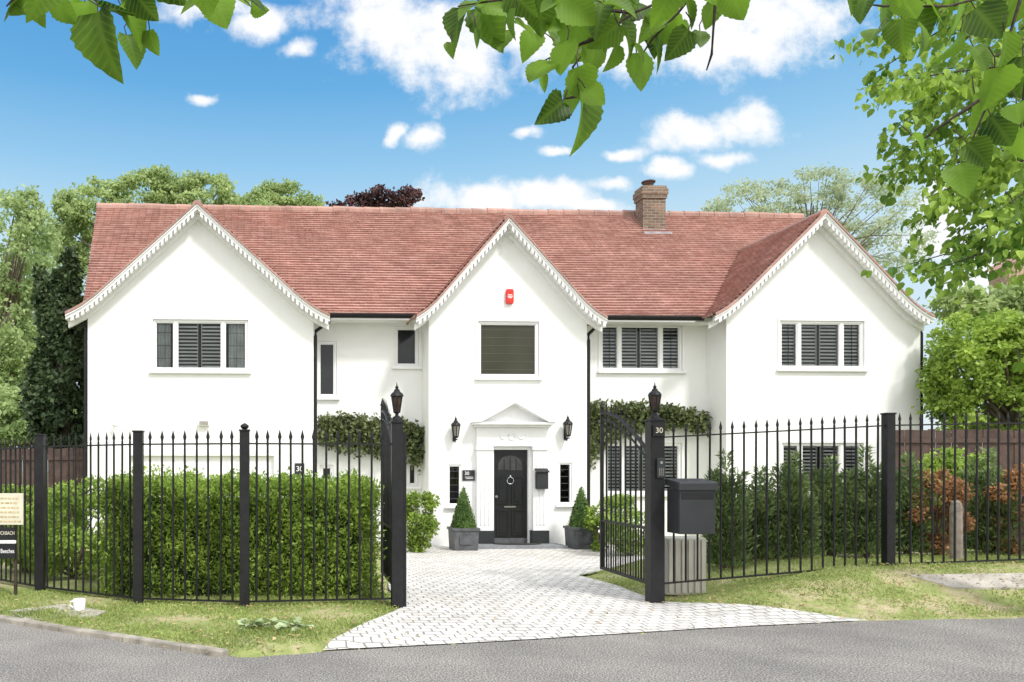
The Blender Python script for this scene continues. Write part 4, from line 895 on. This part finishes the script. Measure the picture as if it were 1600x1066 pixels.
cl=[(712,35,85,-110),(735,8,75,-150),(705,75,40,-100),(765,38,80,-60),(775,5,75,-30),(800,38,60,-100),(745,60,50,-70),(828,70,70,-120),(845,25,85,-80),(868,55,80,-60),(900,45,90,-100),(842,110,75,-130),(815,5,70,-60),(905,15,80,-45),(935,65,80,-80),(910,132,80,-70),(880,90,70,-110),(865,172,82,-130),(915,190,95,-75),(955,40,80,-40),(960,90,65,-110),(1000,112,75,-85),(1030,85,80,-70),(985,60,80,-50),(1045,45,80,-60),(1075,55,60,-20),(1080,20,75,-60),(1110,25,60,-100),(1150,8,80,-60),(1040,5,80,-100),(990,15,80,-120),(955,-5,80,-60),(880,-10,80,-60),(1110,-20,80,-60),(1160,-20,80,-90),(1020,40,70,-140),(935,20,80,-120),(1095,60,45,-100),(860,5,70,-140),(970,5,70,-20),(1010,20,70,-50),(890,70,60,-30),(925,95,60,-100),(1060,70,60,-120),(875,30,70,-20),(915,75,65,-140),(945,55,65,-150),(1000,80,60,-30),(1025,60,60,-110),(825,45,60,-40),(785,60,50,-110),(930,150,60,-50),(895,155,55,-120),(850,130,50,-60)]
fore('big cluster of green leaves hanging down at top centre',[[(1200,-120),(1090,-20),(990,20),(930,60),(895,105),(905,150),(915,165)],[(990,20),(880,10),(780,0),(715,10)],[(930,60),(880,80),(850,95)],[(1090,-20),(1060,20),(1020,60),(1000,90)],[(1120,-20),(1115,40),(1112,85),(1104,110)],[(905,150),(880,155)]],cl,2.35)
rl_=[(1348,12,75,-120),(1385,25,90,-70),(1420,15,80,-30),(1365,50,70,-140),(1455,10,90,-60),(1408,55,75,-90),(1450,50,85,-40),(1500,20,90,-60),(1545,35,95,-60),(1590,15,90,-80),(1490,75,80,-100),(1535,90,85,-70),(1575,75,90,-50),(1555,140,95,-70),(1595,120,90,-90),(1530,175,85,-80),(1590,175,80,-110),(1565,205,75,-70),(1440,222,65,-40),(1505,278,95,-90),(1530,240,70,-50),(1595,225,85,-80),(1590,330,50,-90),(1330,-15,80,-60),(1480,-15,90,-60),(1400,-20,90,-100),(1560,-10,90,-60),(1590,575,30,-100)]
fore('dark green leaves hanging into the top right corner',[[(1700,-120),(1600,-20),(1480,10),(1380,10),(1345,5)],[(1600,-20),(1570,80),(1540,170),(1510,240)],[(1620,60),(1600,140),(1595,200)],[(1540,150),(1480,190),(1445,215)]],rl_,2.6,sc=.66)
# ------------------------------------------------------------ light, sky, camera
el_,az=R(50),R(146)
sd=Vector((math.sin(az)*math.cos(el_),math.cos(az)*math.cos(el_),math.sin(el_)))
L=bpy.data.lights.new('Sun','SUN'); L.energy=2.9; L.angle=R(8); L.color=(1,.975,.94); lo=bpy.data.objects.new('sun',L); C.objects.link(lo); lo.rotation_euler=(-sd).to_track_quat('-Z','Y').to_euler(); lo.location=(5,-5,12)
w=bpy.data.worlds.new('World'); SC.world=w; w.use_nodes=True; nt=w.node_tree; bg=nt.nodes['Background']; ST=.13; bg.inputs[1].default_value=ST
sky=N(nt,'ShaderNodeTexSky',sky_type='NISHITA'); sky.sun_disc=False; sky.sun_elevation=el_; sky.sun_rotation=az
tc=N(nt,'ShaderNodeTexCoord'); sx=N(nt,'ShaderNodeSeparateXYZ'); nt.links.new(tc.outputs['Generated'],sx.inputs[0])
def mth(op,a,b=None,c=None):
    n=N(nt,'ShaderNodeMath',operation=op)
    for i,q in enumerate((a,b,c)):
        if q is None: continue
        if isinstance(q,(int,float)): n.inputs[i].default_value=q
        else: nt.links.new(q,n.inputs[i])
    return n.outputs[0]
ay=mth('MAXIMUM',mth('ABSOLUTE',sx.outputs[1]),.06)
cb=N(nt,'ShaderNodeCombineXYZ'); nt.links.new(mth('MULTIPLY',mth('DIVIDE',sx.outputs[0],ay),1.25),cb.inputs[0]); nt.links.new(mth('MULTIPLY',mth('DIVIDE',sx.outputs[2],ay),1.25),cb.inputs[1])
nz=N(nt,'ShaderNodeTexNoise'); nz.inputs['Scale'].default_value=9; nz.inputs['Detail'].default_value=6; nt.links.new(cb.outputs[0],nz.inputs['Vector'])
vm=N(nt,'ShaderNodeVectorMath',operation='MULTIPLY_ADD'); nt.links.new(nz.outputs['Color'],vm.inputs[0]); vm.inputs[1].default_value=(.09,.06,0); nt.links.new(cb.outputs[0],vm.inputs[2])
cl=[(600,25,95,70),(700,70,150,80),(830,50,150,65),(980,60,170,60),(1140,70,140,55),(1220,20,150,70),(1090,20,170,70),(410,38,75,28),(330,14,90,25),(455,75,40,20),(310,150,30,10),(613,208,20,20),(662,214,36,24),(833,208,28,12),(876,232,20,10),(970,238,34,14),(1110,208,110,34),(1160,190,60,32),(1070,196,50,28),(1132,250,50,18),(1048,268,38,18),(960,290,42,16),(735,305,105,32),(860,308,95,28),(930,320,60,16),(1470,375,70,40),(1480,330,70,60),(1540,430,90,60)]
acc=None
for (a,b,rx_,ry_) in cl:
    s1=N(nt,'ShaderNodeVectorMath',operation='SUBTRACT'); nt.links.new(vm.outputs[0],s1.inputs[0]); s1.inputs[1].default_value=((a-XP)/1000+.045,(HY-b)/1000+.03,0)
    s2=N(nt,'ShaderNodeVectorMath',operation='MULTIPLY'); nt.links.new(s1.outputs[0],s2.inputs[0]); s2.inputs[1].default_value=(1000/rx_,1000/ry_,0)
    s3=N(nt,'ShaderNodeVectorMath',operation='LENGTH'); nt.links.new(s2.outputs[0],s3.inputs[0]); v_=mth('SUBTRACT',1.15,s3.outputs['Value'])
    acc=v_ if acc is None else mth('MAXIMUM',acc,v_)
n2=N(nt,'ShaderNodeTexNoise'); n2.inputs['Scale'].default_value=13; n2.inputs['Detail'].default_value=10; n2.inputs['Roughness'].default_value=.62; nt.links.new(cb.outputs[0],n2.inputs['Vector'])
tot=mth('ADD',acc,mth('MULTIPLY',mth('SUBTRACT',n2.outputs['Fac'],.5),2.5))
mr=N(nt,'ShaderNodeMapRange',interpolation_type='SMOOTHSTEP'); nt.links.new(tot,mr.inputs[0]); mr.inputs[1].default_value=-.05; mr.inputs[2].default_value=.85
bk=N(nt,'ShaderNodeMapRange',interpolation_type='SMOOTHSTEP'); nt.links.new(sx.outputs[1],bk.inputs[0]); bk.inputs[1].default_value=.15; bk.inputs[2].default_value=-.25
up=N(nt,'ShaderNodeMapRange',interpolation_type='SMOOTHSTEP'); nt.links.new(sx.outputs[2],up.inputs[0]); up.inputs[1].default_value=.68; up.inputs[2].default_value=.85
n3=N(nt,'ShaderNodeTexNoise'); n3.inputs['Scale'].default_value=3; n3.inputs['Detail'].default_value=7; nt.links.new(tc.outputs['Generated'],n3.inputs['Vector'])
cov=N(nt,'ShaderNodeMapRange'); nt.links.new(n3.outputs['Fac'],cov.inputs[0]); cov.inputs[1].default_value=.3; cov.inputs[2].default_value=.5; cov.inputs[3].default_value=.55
big=mth('MULTIPLY',mth('MAXIMUM',bk.outputs[0],up.outputs[0]),cov.outputs[0])  # unseen bright cloud cover added behind camera and overhead as soft front fill
grad=ramp(nt,sx.outputs[2],[(0,(.87,.95,1)),(.27,(.60,.83,.97)),(.35,(.33,.64,.92)),(.43,(.145,.46,.83)),(.55,(.06,.31,.73)),(1,(.03,.18,.55))])
k1=N(nt,'ShaderNodeVectorMath',operation='SCALE'); nt.links.new(grad,k1.inputs[0]); k1.inputs['Scale'].default_value=1/ST
m1=N(nt,'ShaderNodeMix',data_type='RGBA'); m1.inputs[0].default_value=.88; nt.links.new(sky.outputs[0],m1.inputs[6]); nt.links.new(k1.outputs[0],m1.inputs[7])
m2=N(nt,'ShaderNodeMix',data_type='RGBA'); nt.links.new(mr.outputs[0],m2.inputs[0]); nt.links.new(m1.outputs[2],m2.inputs[6]); m2.inputs[7].default_value=(1.02/ST,1.03/ST,1.05/ST,1)
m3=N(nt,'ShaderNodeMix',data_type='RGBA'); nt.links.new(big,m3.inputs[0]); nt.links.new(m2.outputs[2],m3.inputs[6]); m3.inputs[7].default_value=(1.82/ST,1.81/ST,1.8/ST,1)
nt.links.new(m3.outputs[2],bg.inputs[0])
cam=bpy.data.cameras.new('Camera'); co=bpy.data.objects.new('camera',cam); C.objects.link(co); co.location=(0,0,CZ); co.rotation_euler=(math.pi/2,0,0)
cam.sensor_width=36; cam.sensor_fit='HORIZONTAL'; cam.lens=F/1600*36; cam.shift_x=(800-XP)/1600; cam.shift_y=(HY-533)/1600; cam.clip_end=3000; cam.clip_start=.05
SC.camera=co
SC.view_settings.view_transform='Standard'; SC.view_settings.look='None'; SC.view_settings.exposure=0
